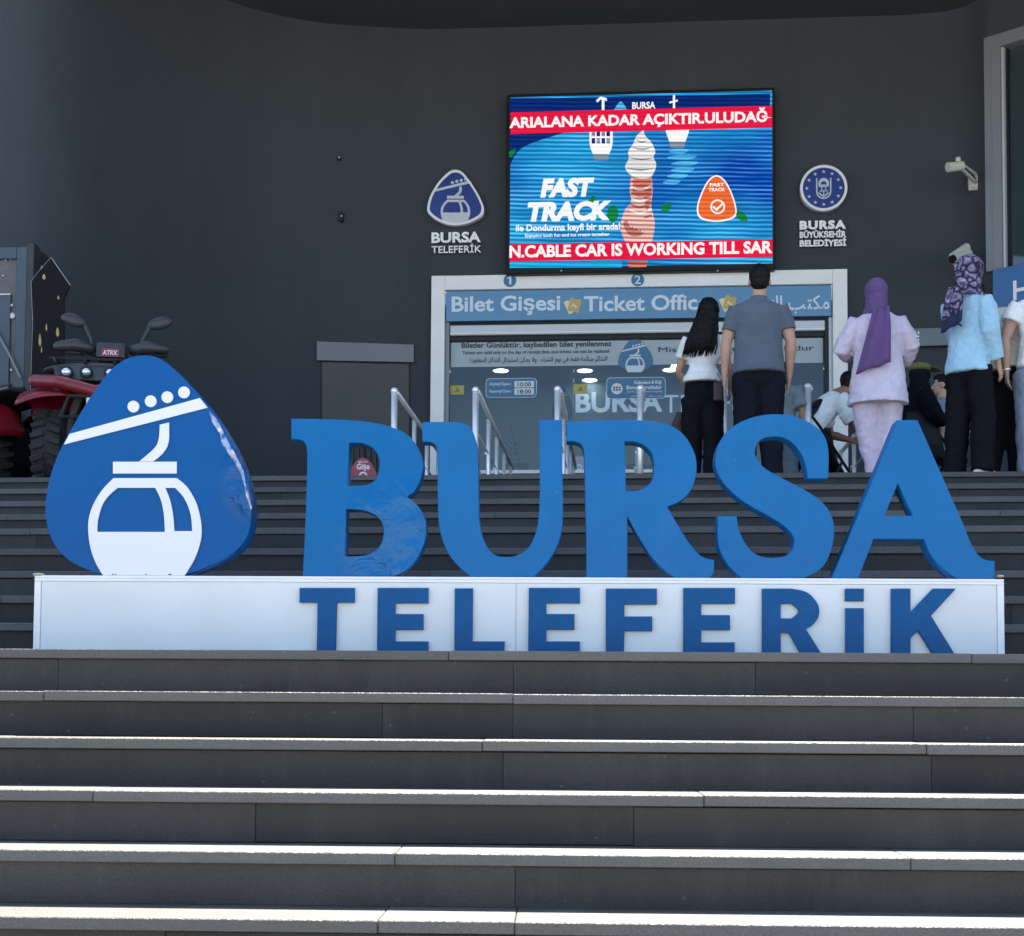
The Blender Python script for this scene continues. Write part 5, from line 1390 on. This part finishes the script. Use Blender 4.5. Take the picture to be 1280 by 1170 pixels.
q2 = copy_tree(qb)
h2 = Vector((-.86, .5, 0)).normalized()
q2.location = Vector((px_x(30, 11.7, 560), 11.7, TOPZ)) + h2 * .70
q2.rotation_euler = (0, 0, math.atan2(h2.y, h2.x) - R(90))
q2['label'] = 'second red quad bike, only its rear rack and fender showing at the left edge'

# ------------------------------------------------------------------ people
def make_person(label, X, Y, rz, H=1.7, male=True, girth=1.0, lean=(0, 0), skin=None,
                armL=None, armR=None, legL=None, legR=None, head=(0, 0), z0=0.0,
                shirt=None, trousers=None, shoes=None, hair=None, hair_mat=None, group=None, hgt_scale=1.0, name='person'):
    """local frame: feet at origin, facing +Y, right hand +X, all lengths in units of standing height"""
    skin = skin or M_skin
    H = H * .972
    P = thing(name, label, 'person', (X, Y, TOPZ + z0), rz, group)
    def S(v): return Vector((v[0] * H, v[1] * H, v[2] * H))
    g = girth
    lx, ly = lean     # displacement of the shoulders against the hips
    def T(v):         # torso points shift with the lean, growing from the hips (z .52) up
        k = max(0, (v[2] - .52) / .30)
        return (v[0] + lx * k, v[1] + ly * k, v[2] - (abs(ly) ** 2) * 1.2 * k)
    sh = .100 if male else .090
    hipx = .050
    JL = {}
    arms = {}
    for sd, a in ((-1, armL), (1, armR)):
        s0 = T((sd * (sh * g - .004), -.005, .785))
        a = a or ((sd * (sh * g + .038), -.012, .635), (sd * (sh * g + .045), .03, .492))
        arms[sd] = (s0, a[0], a[1])
    legs = {}
    for sd, a in ((-1, legL), (1, legR)):
        a = a or ((sd * .055, .008, .285), (sd * .060, -.012, .045), (0, 1))
        legs[sd] = ((sd * hipx * g, 0, .50), a[0], a[1], a[2] if len(a) > 2 else (0, 1))
    hx, hy = head
    HC = Vector(T((hx, hy + .004, .925)))
    body = MB()
    # torso core
    body.tube([S(T(v)) for v in ((0, 0, .48), (0, 0, .56), (0, 0, .63), (0, 0, .72), (0, 0, .79), (0, 0, .82))],
              [(.080 * g * H, .055 * g * H), (.082 * g * H, .058 * g * H), (.070 * g * H, .050 * g * H), (.082 * g * H, .056 * g * H), (.092 * g * H, .046 * g * H), (.055 * g * H, .034 * g * H)], 14, dome=True)
    body.tube([S(T((0, -.004, .79))), S(T((hx * .4, 0, .845))), S((HC.x, HC.y - .008, HC.z - .03))], [(.040 * H, .038 * H), (.033 * H, .034 * H), (.034 * H, .036 * H)], 12)
    # head: skull, jaw, nose, ears
    def hd(v): return S((HC.x + v[0], HC.y + v[1], HC.z + v[2]))
    body.ell(hd((0, -.006, .012)), (.0435 * H, .054 * H, .054 * H), 18, 12)
    body.ell(hd((0, .016, -.022)), (.034 * H, .036 * H, .046 * H), 16, 10)
    body.ell(hd((0, .034, -.052)), (.016 * H, .014 * H, .012 * H), 10, 6)
    body.tube([hd((0, .047, .008)), hd((0, .058, -.012)), hd((0, .062, -.019))], [.006 * H, .009 * H, .0085 * H], 8, dome=True)
    body.ell(hd((0, .047, -.036)), (.014 * H, .007 * H, .006 * H), 10, 6)
    body.ell(hd((0, .040, .018)), (.030 * H, .012 * H, .008 * H), 10, 6)
    for sd in (-1, 1):
        body.ell(hd((sd * .046, -.004, -.008)), (.006 * H, .013 * H, .019 * H), 8, 6)
    # arms and hands
    for sd in (-1, 1):
        s0, e, w = arms[sd]; s0, e, w = S(s0), S(e), S(w)
        k = 1.0 if male else .85
        body.tube([s0, s0.lerp(e, .35), s0.lerp(e, .75), e, e.lerp(w, .25), e.lerp(w, .65), w], [v * k * H * (1 + .4 * (g - 1)) for v in (.030, .030, .026, .0225, .0245, .019, .0150)], 12, dome=True)
        d = (w - e).normalized()
        side = Vector((0, 1, 0)) - d * d.y
        if side.length < .2: side = Vector((0, 0, 1)) - d * d.z
        side = side.normalized(); nrm = d.cross(side).normalized()       # side = finger row direction, nrm = palm normal
        if nrm.x * sd > 0: nrm = -nrm                                       # palm faces the body
        hs = H * k
        pc_ = w + d * .028 * hs
        body.tube([w - d * .004 * hs, w + d * .02 * hs, w + d * .048 * hs], [(.016 * hs, .011 * hs), (.0235 * hs, .011 * hs), (.024 * hs, .009 * hs)], 10, ref=tuple(side), dome=True)
        for fi, (off, ln) in enumerate(((.018, .036), (.0065, .041), (-.0055, .038), (-.017, .030))):
            b = w + d * .046 * hs + side * off * hs
            m1 = b + (d * .93 + nrm * .25).normalized() * ln * .5 * hs
            m2 = m1 + (d * .75 + nrm * .6).normalized() * ln * .55 * hs
            body.tube([b, m1, m2], [.0056 * hs, .0052 * hs, .0044 * hs], 7, dome=True)
        tb = w + d * .012 * hs + side * .016 * hs
        body.tube([tb, tb + (d * .6 + side * .75 + nrm * .3).normalized() * .026 * hs, tb + (d * .85 + side * .55 + nrm * .5).normalized() * .048 * hs], [.0075 * hs, .0065 * hs, .005 * hs], 7, dome=True)
    for sd in (-1, 1):
        h0, kn, an, td = legs[sd]
        body.tube([S(h0), S(kn), S(an)], [.05 * H, .034 * H, .022 * H], 10, dome=True)
    bo = blob(body, 'body', skin, P, voxel=.0065, smooth=3)
    # eyes and brows
    for sd in (-1, 1):
        ep = hd((sd * .0165, .0445, .004))
        MB().ell(ep, (.0075 * H, .006 * H, .005 * H), 10, 6).build('eye', mat('eye_white', (.6, .58, .55), rough=.2), bo, local=True, smooth=True)
        MB().ell(ep + Vector((0, .0045 * H, 0)), (.0034 * H, .0025 * H, .0036 * H), 8, 5).build('iris', M_dark, bo, local=True)
        MB().tube([hd((sd * .007, .051, .017)), hd((sd * .018, .050, .021)), hd((sd * .029, .042, .017))], .0025 * H, 6, ref=(0, 0, 1)).build('eyebrow', hair_mat or M_hair, bo, local=True)
    # trousers
    if trousers:
        m, w_t, w_k, w_a, top = trousers['mat'], trousers.get('thigh', .060), trousers.get('knee', .044), trousers.get('ankle', .040), trousers.get('top', .60)
        t_ = MB()
        t_.tube([S(T((0, -.002, .455))), S(T((0, -.006, .50))), S(T((0, 0, .55))), S(T((0, 0, top)))], [(.062 * g * H, .056 * g * H), (.096 * g * H, .069 * g * H), (.092 * g * H, .064 * g * H), (.082 * g * H, .056 * g * H)], 16)
        t_.ell(S((0, -.008, .470)), (.062 * g * H, .052 * g * H, .045 * g * H), 14, 8)
        for sd in (-1, 1):
            t_.ell(S((sd * .040 * g, -.026 * g, .49)), (.044 * g * H, .042 * g * H, .050 * g * H), 12, 8)
            h0, kn, an, td = legs[sd]; h0, kn, an = S(h0), S(kn), S(an)
            end = an + (an - kn).normalized() * trousers.get('over', .012) * H
            t_.tube([h0, h0.lerp(kn, .4), kn, kn.lerp(an, .35), kn.lerp(an, .75), end], [w_t * g * H, w_t * .93 * g * H, w_k * g * H, (w_k * .55 + w_a * .5) * g * H, w_a * H * g, w_a * 1.04 * H * g], 14)
        blob(t_, trousers.get('name', 'trousers'), m, P, voxel=.011, smooth=3, disp=trousers.get('disp', .018), dscale=.10)
    # shoes
    if shoes:
        for sd in (-1, 1):
            h0, kn, an, td = legs[sd]; a = S(an); f = Vector((td[0], td[1], 0)).normalized() if len(td) == 2 else Vector(td).normalized()
            s_ = MB(); base = a - Vector((0, 0, .018 * H)); dn = Vector((0, 0, -.012 * H))
            s_.tube([base - f * .030 * H, base + f * .02 * H, base + f * .07 * H + dn * .6, base + f * .112 * H + dn], [(.022 * H, .024 * H), (.025 * H, .028 * H), (.028 * H, .019 * H), (.020 * H, .012 * H)], 12, ref=tuple(Vector((f.y, -f.x, 0)).normalized()), dome=True)
            so = blob(s_, 'shoe', shoes['mat'], P, voxel=.008, smooth=2)
            s2 = MB(); s2.tube([base - f * .042 * H + Vector((0, 0, -.02 * H)), base + f * .07 * H + Vector((0, 0, -.022 * H)), base + f * .118 * H + Vector((0, 0, -.022 * H)) + dn * .3], [(.024 * H, .006 * H), (.030 * H, .006 * H), (.02 * H, .006 * H)], 12, ref=tuple(Vector((f.y, -f.x, 0)).normalized()))
            s2.build('sole', shoes.get('sole', M_white), so, local=True, smooth=False)
    # shirt
    if shirt:
        m = shirt['mat']; hem = shirt.get('hem', .50); lo = shirt.get('loose', 1.0); fl = shirt.get('flare', 1.0)
        wd = shirt.get('waist', .083 if male else .073)
        t_ = MB()
        zz = [hem, hem + .02, (hem + .66) / 2 if hem < .6 else .62, .655, .72, .765, .798, .818, .836]
        hw = .101 if male else .104
        wds = [(hw * fl * lo, .080 * fl * lo), (hw * .995 * fl * lo, .079 * fl * lo), ((hw + wd) / 2 * lo * (1 + (fl - 1) * .5), .063 * lo), (wd * lo, .058 * lo), (.091 * lo, .064 * lo), (.104 * lo if male else .093 * lo, .060 * lo), (.108 * lo if male else .094 * lo, .050 * lo), (.086 if male else .076, .042), (.048, .036)]
        t_.tube([S(T((0, shirt.get('dy', -.006 if z > .6 else -.012), z))) for z in zz], [(a * g * H, b * g * H) for a, b in wds], 20)
        slv = shirt.get('sleeve', .5); sw = shirt.get('sleeve_w', .042)
        for sd in (-1, 1):
            s0, e, w = arms[sd]; s0, e, w = S(s0), S(e), S(w)
            inn_ = s0 + Vector((-sd * .045 * H, 0, -.004 * H))
            if slv <= 1: pts = [inn_, s0, s0.lerp(e, slv * .5), s0.lerp(e, slv)]; rr = [max(.036, sw * .85), max(.041, sw * .95), sw * .98, sw]
            else: pts = [inn_, s0, s0.lerp(e, .5), e, e.lerp(w, .5), e.lerp(w, slv - 1)]; rr = [max(.036, sw * .85), max(.041, sw * .95), sw, sw * .92, sw * .8, sw * .68]
            t_.tube(pts, [r_ * H * (.8 + .2 * g) for r_ in rr], 12)
        if shirt.get('collar'): t_.tube([S(T((0, -.002, .815))), S(T((0, .0, .852)))], [(.043 * H, .040 * H), (.039 * H, .038 * H)], 14)
        blob(t_, shirt.get('name', 'shirt'), m, P, voxel=.010, smooth=3, disp=shirt.get('disp', .02), dscale=.11)
    # hair
    hm = hair_mat or M_hair
    if hair == 'short':
        h_ = MB(); h_.ell(hd((0, -.014, .022)), (.0485 * H, .056 * H, .053 * H), 18, 12); h_.ell(hd((0, -.028, -.008)), (.042 * H, .036 * H, .044 * H), 14, 10); h_.ell(hd((0, .020, .050)), (.036 * H, .034 * H, .022 * H), 12, 8)
        blob(h_, 'hair', hm, P, voxel=.008, smooth=1, disp=.010, dscale=.03)
    elif hair == 'long':
        h_ = MB(); h_.ell(hd((0, -.014, .020)), (.052 * H, .062 * H, .060 * H), 18, 12)
        ln = .205
        h_.tube([hd((0, -.03, .0)), hd((-.006, -.045, -.06)), hd((-.018, -.052, -.11)), hd((-.032, -.052, -.16)), hd((-.045, -.05, -ln))], [(.052 * H, .036 * H), (.060 * H, .040 * H), (.068 * H, .036 * H), (.070 * H, .032 * H), (.050 * H, .018 * H)], 16, dome=True)
        ho = blob(h_, 'hair', hm, P, voxel=.010, smooth=2, disp=.02, dscale=.05)
        lk = MB(); rr_ = random.Random(5)
        for i in range(90):
            a = rr_.uniform(-1, 1); ph = rr_.uniform(0, 6.28); b = -.05 - .02 * math.cos(a * 1.4)
            pts = []
            for t in (0, .25, .5, .75, 1):
                zz_ = .03 - (ln + .05 + rr_.uniform(-.02, .012) * t) * t
                spread = .040 + .034 * min(1, t * 1.6)
                pts.append(hd((a * spread + .006 * math.sin(ph + 5 * t) - .048 * t * t, -.030 - .036 * min(1, t * 2) - .010 * math.cos(a * 1.5) + .004 * math.sin(ph * 2 + 6 * t), zz_)))
            lk.tube(pts, [.0050 * H, .0056 * H, .0052 * H, .0046 * H, .001 * H], 5)
        lk.build('hair_locks', hm, ho, local=True, smooth=True)
    return P, S, T, hd, arms, legs, H

C_WHITE = cloth('white_cotton', (.82, .82, .80))
C_BLACK = cloth('black_cloth', (.010, .011, .014))
C_NAVYB = cloth('dark_trouser_cloth', (.011, .013, .02))
C_POLO = cloth('slate_polo', (.10, .125, .16))
C_LILAC = cloth('lilac_cloth', (.56, .48, .60))
C_LILAC2 = cloth('pale_lilac_cloth', (.60, .53, .64))
C_PURP = cloth('purple_scarf', (.13, .075, .20))
C_SKYB = cloth('sky_blue_cotton', (.36, .58, .72))
C_BEIGE = cloth('beige_cotton', (.72, .68, .58))
C_GREEN = cloth('grey_green_cotton', (.22, .28, .30))
C_JEAN = cloth('faded_denim', (.12, .17, .22))
C_JEAN2 = cloth('grey_blue_denim', (.22, .27, .36))
C_MAUVE = cloth('mauve_jacket', (.085, .055, .065))
C_BOYT = cloth('blue_grey_tee', (.20, .26, .31))
SH_W = {'mat': mat('white_shoe', (.62, .60, .56), rough=.5), 'sole': M_white}
SH_B = {'mat': mat('black_shoe', (.02, .02, .02), rough=.4), 'sole': mat('dark_sole', (.03, .03, .03), rough=.7)}

def PX(px, Y): return px_x(px, Y, 470)
# 1 long-haired woman in white top
Y1 = 11.55
P, S, T, hd, arms, legs, H = make_person('woman with long dark hair in a white top and black trousers', PX(878, Y1), Y1, R(-14), H=1.655, male=False, girth=.97, lean=(.012, .0),
    armR=((.130, .02, .645), (.120, .10, .56)), armL=((-.128, .03, .65), (-.09, .12, .57)), head=(.018, .0),
    shirt={'mat': C_WHITE, 'hem': .575, 'sleeve': .55, 'sleeve_w': .040, 'disp': .012, 'waist': .070, 'name': 'white_top'},
    trousers={'mat': C_BLACK, 'thigh': .062, 'knee': .052, 'ankle': .052, 'top': .62}, shoes=SH_B, hair='long', group=None)
MB().tube([S(T((.070, -.055, .80))), S(T((.076, -.062, .74))), S(T((.068, -.07, .70)))], .004 * H, 6).build('bag_strap', M_dark, P, local=True)
bag = thing('shoulder_bag', 'small dark red shoulder bag at the hip of the long haired woman', 'bag', (PX(898, 11.45), 11.45, TOPZ + .86))
qq = at(897, 487, 11.42)
MB().box(qq.x - .035, qq.x + .045, 11.38, 11.46, qq.z - .10, qq.z + .06).build('pouch', mat('bag_leather', (.045, .018, .018), rough=.4), bag, bevel=.015, seg=2)
MB().tube([(qq.x - .03, 11.42, qq.z + .05), (qq.x + .0, 11.44, qq.z + .14), (qq.x + .04, 11.42, qq.z + .05)], .005, 6).build('strap', M_dark, bag)
# 2 man in slate polo
Y2 = 11.0
P, S, T, hd, arms, legs, H = make_person('tall man in a slate grey polo shirt and dark trousers seen from behind', PX(948, Y2), Y2, R(-3), H=1.765, male=True, girth=1.10, head=(.006, 0),
    armL=((-.143, -.012, .64), (-.148, .01, .505)), armR=((.143, -.012, .64), (.136, .03, .50)),
    shirt={'mat': C_POLO, 'hem': .503, 'sleeve': .62, 'sleeve_w': .038, 'collar': True, 'disp': .016, 'waist': .091, 'loose': 1.05, 'name': 'polo_shirt'},
    trousers={'mat': C_NAVYB, 'thigh': .060, 'knee': .050, 'ankle': .042}, shoes=SH_B, hair='short')
ph_ = thing('phone', 'pale phone held in the left hand of the man in the polo', 'phone', (0, 0, 0))
wr = Vector((-.148 * H, .02 * H, .465 * H)); ww = Matrix.Translation((PX(948, Y2), Y2, TOPZ)) @ Matrix.Rotation(R(-3), 4, 'Z') @ wr
ph_.location = ww; BASE[ph_] = Matrix.Translation(ww)
MB(Matrix.Translation(ww)).box(.010, .022, -.045, .04, -.10, .05).build('casing', mat('phone_case', (.22, .25, .33), rough=.3), ph_, bevel=.004)
MB(Matrix.Translation(ww)).box(.005, .0095, -.035, -.015, .02, .04).build('camera_lens', M_dark, ph_, bevel=.002)
# 3 small child with long brown hair
Y3 = 12.5
make_person('small child with long brown hair in a mauve jacket', PX(866, Y3), Y3, R(10), H=1.12, male=False, girth=1.15,
    shirt={'mat': C_MAUVE, 'hem': .50, 'sleeve': 1.9, 'sleeve_w': .05, 'disp': .015, 'name': 'jacket'}, trousers={'mat': C_JEAN, 'thigh': .065, 'knee': .05, 'ankle': .045}, shoes=SH_W, hair='long', hair_mat=M_hair2)
# 4 child in grey-green tee behind the man
Y4 = 12.1
make_person('youngster in a grey green tee and faded jeans behind the man in the polo', PX(976, Y4), Y4, R(-20), H=1.27, male=True, girth=1.15,
    shirt={'mat': C_GREEN, 'hem': .46, 'sleeve': .8, 'sleeve_w': .052, 'disp': .015}, trousers={'mat': C_JEAN, 'thigh': .066, 'knee': .055, 'ankle': .05}, shoes=SH_B, hair='short')
# 5 man in white tee bending over a pushchair
Y5 = 13.2
P, S, T, hd, arms, legs, H = make_person('dark haired man in a white tee leaning down over a pushchair behind the rail', PX(1004, Y5), Y5, R(-62), H=1.74, male=True, girth=1.05, lean=(0, .20), skin=M_skin2, head=(0, .045),
    armL=((-.13, .27, .60), (-.10, .39, .57)), armR=((.135, .26, .58), (.13, .38, .545)),
    legL=((-.06, .06, .28), (-.06, .02, .045)), legR=((.06, .06, .28), (.06, .02, .045)), z0=-.12,
    shirt={'mat': C_WHITE, 'hem': .50, 'sleeve': .72, 'sleeve_w': .052, 'disp': .018, 'name': 't_shirt'}, trousers={'mat': C_BLACK}, shoes=None, hair='short')
MB().tube([S(T((-.0, -.075, .78))), S(T((.0, -.088, .70))), S(T((0, -.078, .60)))], [(.05 * H, .02 * H), (.06 * H, .028 * H), (.05 * H, .02 * H)], 12, dome=True).build('chest_bag', M_dark, P, local=True)
beard = MB(); beard.ell(hd((0, .026, -.046)), (.034 * H, .030 * H, .026 * H), 12, 8); blob(beard, 'beard', M_hair, P, voxel=.008, smooth=1)
def stroller(label, x, y, rz, hood):
    t = thing('pushchair', label, 'pushchair', (x, y, TOPZ), rz)
    for sx_ in (-1, 1):
        MB().tube([(sx_ * .22, -.45, 1.0), (sx_ * .22, -.30, .85), (sx_ * .22, .30, .12)], .013, 8).build('frame_tube', M_black, t, local=True)
        MB().tube([(sx_ * .22, -.05, .55), (sx_ * .22, -.32, .10)], .013, 8).build('frame_tube', M_black, t, local=True)
        for yy in (-.34, .32):
            w = MB().lathe([(-.02, .01), (-.02, .075), (-.012, .09), (.012, .09), (.02, .075), (.02, .01)], (sx_ * .23, yy, .09), 'X', 18).build('wheel', M_tyre, t, local=True)
    MB().tube([(-.22, -.45, 1.0), (.22, -.45, 1.0)], .017, 8).build('handle', M_dark, t, local=True)
    s_ = MB(); s_.tube([(0, -.15, .85), (0, -.08, .55), (0, .02, .42), (0, .25, .40)], [(.18, .03), (.19, .04), (.19, .05), (.17, .03)], 12, dome=True)
    blob(s_, 'seat', M_dark, t, voxel=.015, smooth=2)
    if hood:
        g_ = []
        for i in range(9):
            a = R(10 + i * 16); g_.append([(x_ * .2, -.12 + .26 * math.cos(a), .72 + .26 * math.sin(a) - .05 * abs(x_)) for x_ in (-1, -.5, 0, .5, 1)])
        sheet('hood', g_, M_qblk, t, th=.01)
    return t
stroller('black pushchair held by the man in the white tee', PX(1042, 13.2), 13.3, R(-62), False)
# 6 woman in lilac
Y6 = 10.92
P, S, T, hd, arms, legs, H = make_person('woman in a lilac tunic and trousers with a purple headscarf seen from behind', PX(1097, Y6), Y6, R(-2), H=1.60, male=False, girth=1.2, head=(-.004, 0),
    armL=((-.172, -.005, .655), (-.115, .10, .64)), armR=((.160, .0, .67), (.14, .10, .60)),
    legL=((-.052, .01, .285), (-.020, -.005, .045), (-.1, 1)), legR=((.056, .01, .285), (.040, -.005, .045)),
    shirt={'mat': C_LILAC2, 'hem': .385, 'sleeve': 1.85, 'sleeve_w': .045, 'disp': .022, 'waist': .094, 'flare': 1.14, 'loose': 1.02, 'name': 'tunic'},
    trousers={'mat': C_LILAC, 'thigh': .060, 'knee': .048, 'ankle': .033, 'disp': .024}, shoes=SH_W, hair=None)
s_ = MB(); s_.ell(hd((0, -.008, .018)), (.056 * H, .064 * H, .066 * H), 18, 12); s_.tube([hd((0, -.01, -.01)), hd((0, -.01, -.06)), hd((0, -.008, -.10))], [(.052 * H, .058 * H), (.054 * H, .054 * H), (.072 * H, .056 * H)], 16)
sc = blob(s_, 'headscarf', C_PURP, P, voxel=.009, smooth=3, disp=.022, dscale=.07)
g_ = []
for i in range(13):
    t = i / 12; cx = .008 - .058 * t; wd_ = .036 + .030 * t; z = .845 - .305 * t
    yb = -.085 - .030 * min(1, t * 3) - .008 * math.sin(t * 3)
    g_.append([S((cx + wd_ * u + (.028 * t if u > 0 else 0), yb - .010 * math.cos(u * 7 + t * 2), z + .012 * u * t * 2.5)) for u in (-1, -.75, -.5, -.25, 0, .25, .5, .75, 1)])
sheet('scarf_tail', g_, C_PURP, sc, th=.012)
# 7 figure in black with olive cap
Y7 = 12.6
P, S, T, hd, arms, legs, H = make_person('person in loose black clothes with an olive brimmed cap behind the woman in lilac', PX(1136, Y7), Y7, R(-75), H=1.36, male=True, girth=1.35, lean=(0, .05), head=(0, .01),
    armL=((-.15, .10, .66), (-.10, .20, .60)), armR=((.15, .10, .64), (.12, .20, .58)),
    shirt={'mat': C_BLACK, 'hem': .30, 'sleeve': 1.9, 'sleeve_w': .055, 'disp': .03, 'flare': 1.1, 'name': 'long_coat'}, trousers={'mat': C_BLACK, 'thigh': .07, 'knee': .06, 'ankle': .05}, shoes=SH_B, hair='short')
s_ = MB(); s_.ell(hd((0, -.004, .0)), (.060 * H, .072 * H, .072 * H), 16, 10); s_.tube([hd((0, -.01, -.03)), hd((0, -.005, -.10))], [(.06 * H, .06 * H), (.10 * H, .07 * H)], 14); blob(s_, 'hood', C_BLACK, P, voxel=.01, smooth=2, disp=.01)
M_olive = cloth('olive_cap', (.16, .17, .05))
s_ = MB(); s_.ell(hd((0, -.004, .052)), (.066 * H, .078 * H, .034 * H), 16, 8); cp = blob(s_, 'cap', M_olive, P, voxel=.01, smooth=2)
s_ = MB(); s_.ell(hd((0, .085, .046)), (.062 * H, .062 * H, .007 * H), 16, 6, rot=Matrix.Rotation(R(-10), 4, 'X')); s_.build('brim', M_olive, cp, local=True, smooth=True)
stroller('black pushchair standing behind the top of the letter A', PX(1168, 12.3), 12.35, R(-150), False)
# 8 boy in profile
Y8 = 13.6
P, S, T, hd, arms, legs, H = make_person('dark haired boy in a blue grey tee in profile, looking left', PX(1178, Y8), Y8, R(80), H=1.50, male=True, girth=1.0,
    shirt={'mat': C_BOYT, 'hem': .47, 'sleeve': .9, 'sleeve_w': .05, 'disp': .018}, trousers={'mat': C_JEAN}, shoes=SH_W, hair='short')
# 9 woman in sky blue with patterned scarf
Y9 = 10.80
M_pat = pattern_mat('patterned_scarf', (.17, .13, .24), (.03, .03, .07), (.48, .42, .55), 13)
M_pat2 = mat('scarf_border', (.014, .018, .06), rough=.85, noise=.3, nscale=20)
P, S, T, hd, arms, legs, H = make_person('woman in a sky blue shirt with a patterned mauve headscarf', PX(1211, Y9), Y9, R(-38), H=1.735, male=False, girth=.96, head=(.006, .004), lean=(.0, .0),
    armL=((-.090, .06, .66), (-.04, .13, .64)), armR=((.112, -.025, .64), (.124, .03, .50)),
    legL=((-.058, .01, .285), (-.065, -.01, .045), (-.25, 1)), legR=((.060, .01, .285), (.068, -.02, .045), (.3, 1)),
    shirt={'mat': C_SKYB, 'hem': .475, 'sleeve': 1.82, 'sleeve_w': .045, 'disp': .022, 'waist': .084, 'flare': 1.0, 'name': 'long_shirt'},
    trousers={'mat': C_BLACK, 'thigh': .060, 'knee': .056, 'ankle': .050, 'disp': .02}, shoes=SH_W, hair=None)
s_ = MB(); s_.ell(hd((0, -.008, .016)), (.062 * H, .070 * H, .068 * H), 18, 12); s_.tube([hd((0, -.01, -.01)), hd((-.004, -.012, -.06)), hd((-.01, -.012, -.105))], [(.056 * H, .062 * H), (.058 * H, .058 * H), (.082 * H, .062 * H)], 16)
sc = blob(s_, 'headscarf', M_pat, P, voxel=.009, smooth=3, disp=.026, dscale=.07)
g_ = []; g2 = []
for i in range(12):
    t = i / 11; cx = -.004 - .022 * t; wd_ = .042 + .006 * t; z = .85 - .185 * t
    row = [S((cx + wd_ * u, -.086 - .026 * min(1, t * 2.5) - .009 * math.cos(u * 6 + t), z + .02 * u * t)) for u in (-1, -.66, -.33, 0, .33, .66, 1)]
    (g_ if i < 9 else g2).append(row)
    if i == 8: g2.append(row)
sheet('scarf_tail', g_, M_pat, sc, th=.012)
sheet('scarf_border', g2, M_pat2, sc, th=.013)
MB().tube([S((.015, -.098, .668)), S((-.03, -.105, .70)), S((-.05, -.11, .72))], .006, 6).build('bag_strap', M_dark, P, local=True)
# 10 man in beige behind her
Y10 = 11.15
P, S, T, hd, arms, legs, H = make_person('man in a beige tee and black trousers behind the woman in sky blue', PX(1257, Y10), Y10, R(-22), H=1.71, male=True, girth=1.08, lean=(-.03, .03), head=(-.10, .02),
    armL=((-.14, .05, .65), (-.10, .14, .58)), armR=((.14, .05, .64), (.12, .15, .56)),
    legL=((-.058, .015, .285), (-.08, -.05, .058), (-.6, .8, -.1)), legR=((.056, .01, .285), (.066, .0, .045)),
    shirt={'mat': C_BEIGE, 'hem': .535, 'sleeve': .62, 'sleeve_w': .052, 'disp': .02, 'name': 't_shirt'},
    trousers={'mat': C_BLACK, 'thigh': .066, 'knee': .056, 'ankle': .052}, shoes=SH_W, hair='short')
# 11 person cut off at the right edge
Y11 = 10.9
P, S, T, hd, arms, legs, H = make_person('person in white tee and grey blue jeans cut by the right edge', PX(1302, Y11), Y11, R(-8), H=1.72, male=True, girth=1.1, skin=M_skin,
    armL=((-.158, -.02, .645), (-.150, -.01, .505)),
    shirt={'mat': C_WHITE, 'hem': .515, 'sleeve': .45, 'sleeve_w': .05, 'disp': .018, 'name': 't_shirt'},
    trousers={'mat': C_JEAN2, 'thigh': .064, 'knee': .052, 'ankle': .046}, shoes=SH_W, hair='short')
MB().tube([S((-.1508, -.011, .516)), S((-.1505, -.0108, .511))], .0195 * H, 14).build('bracelet', M_steel, P, local=True)
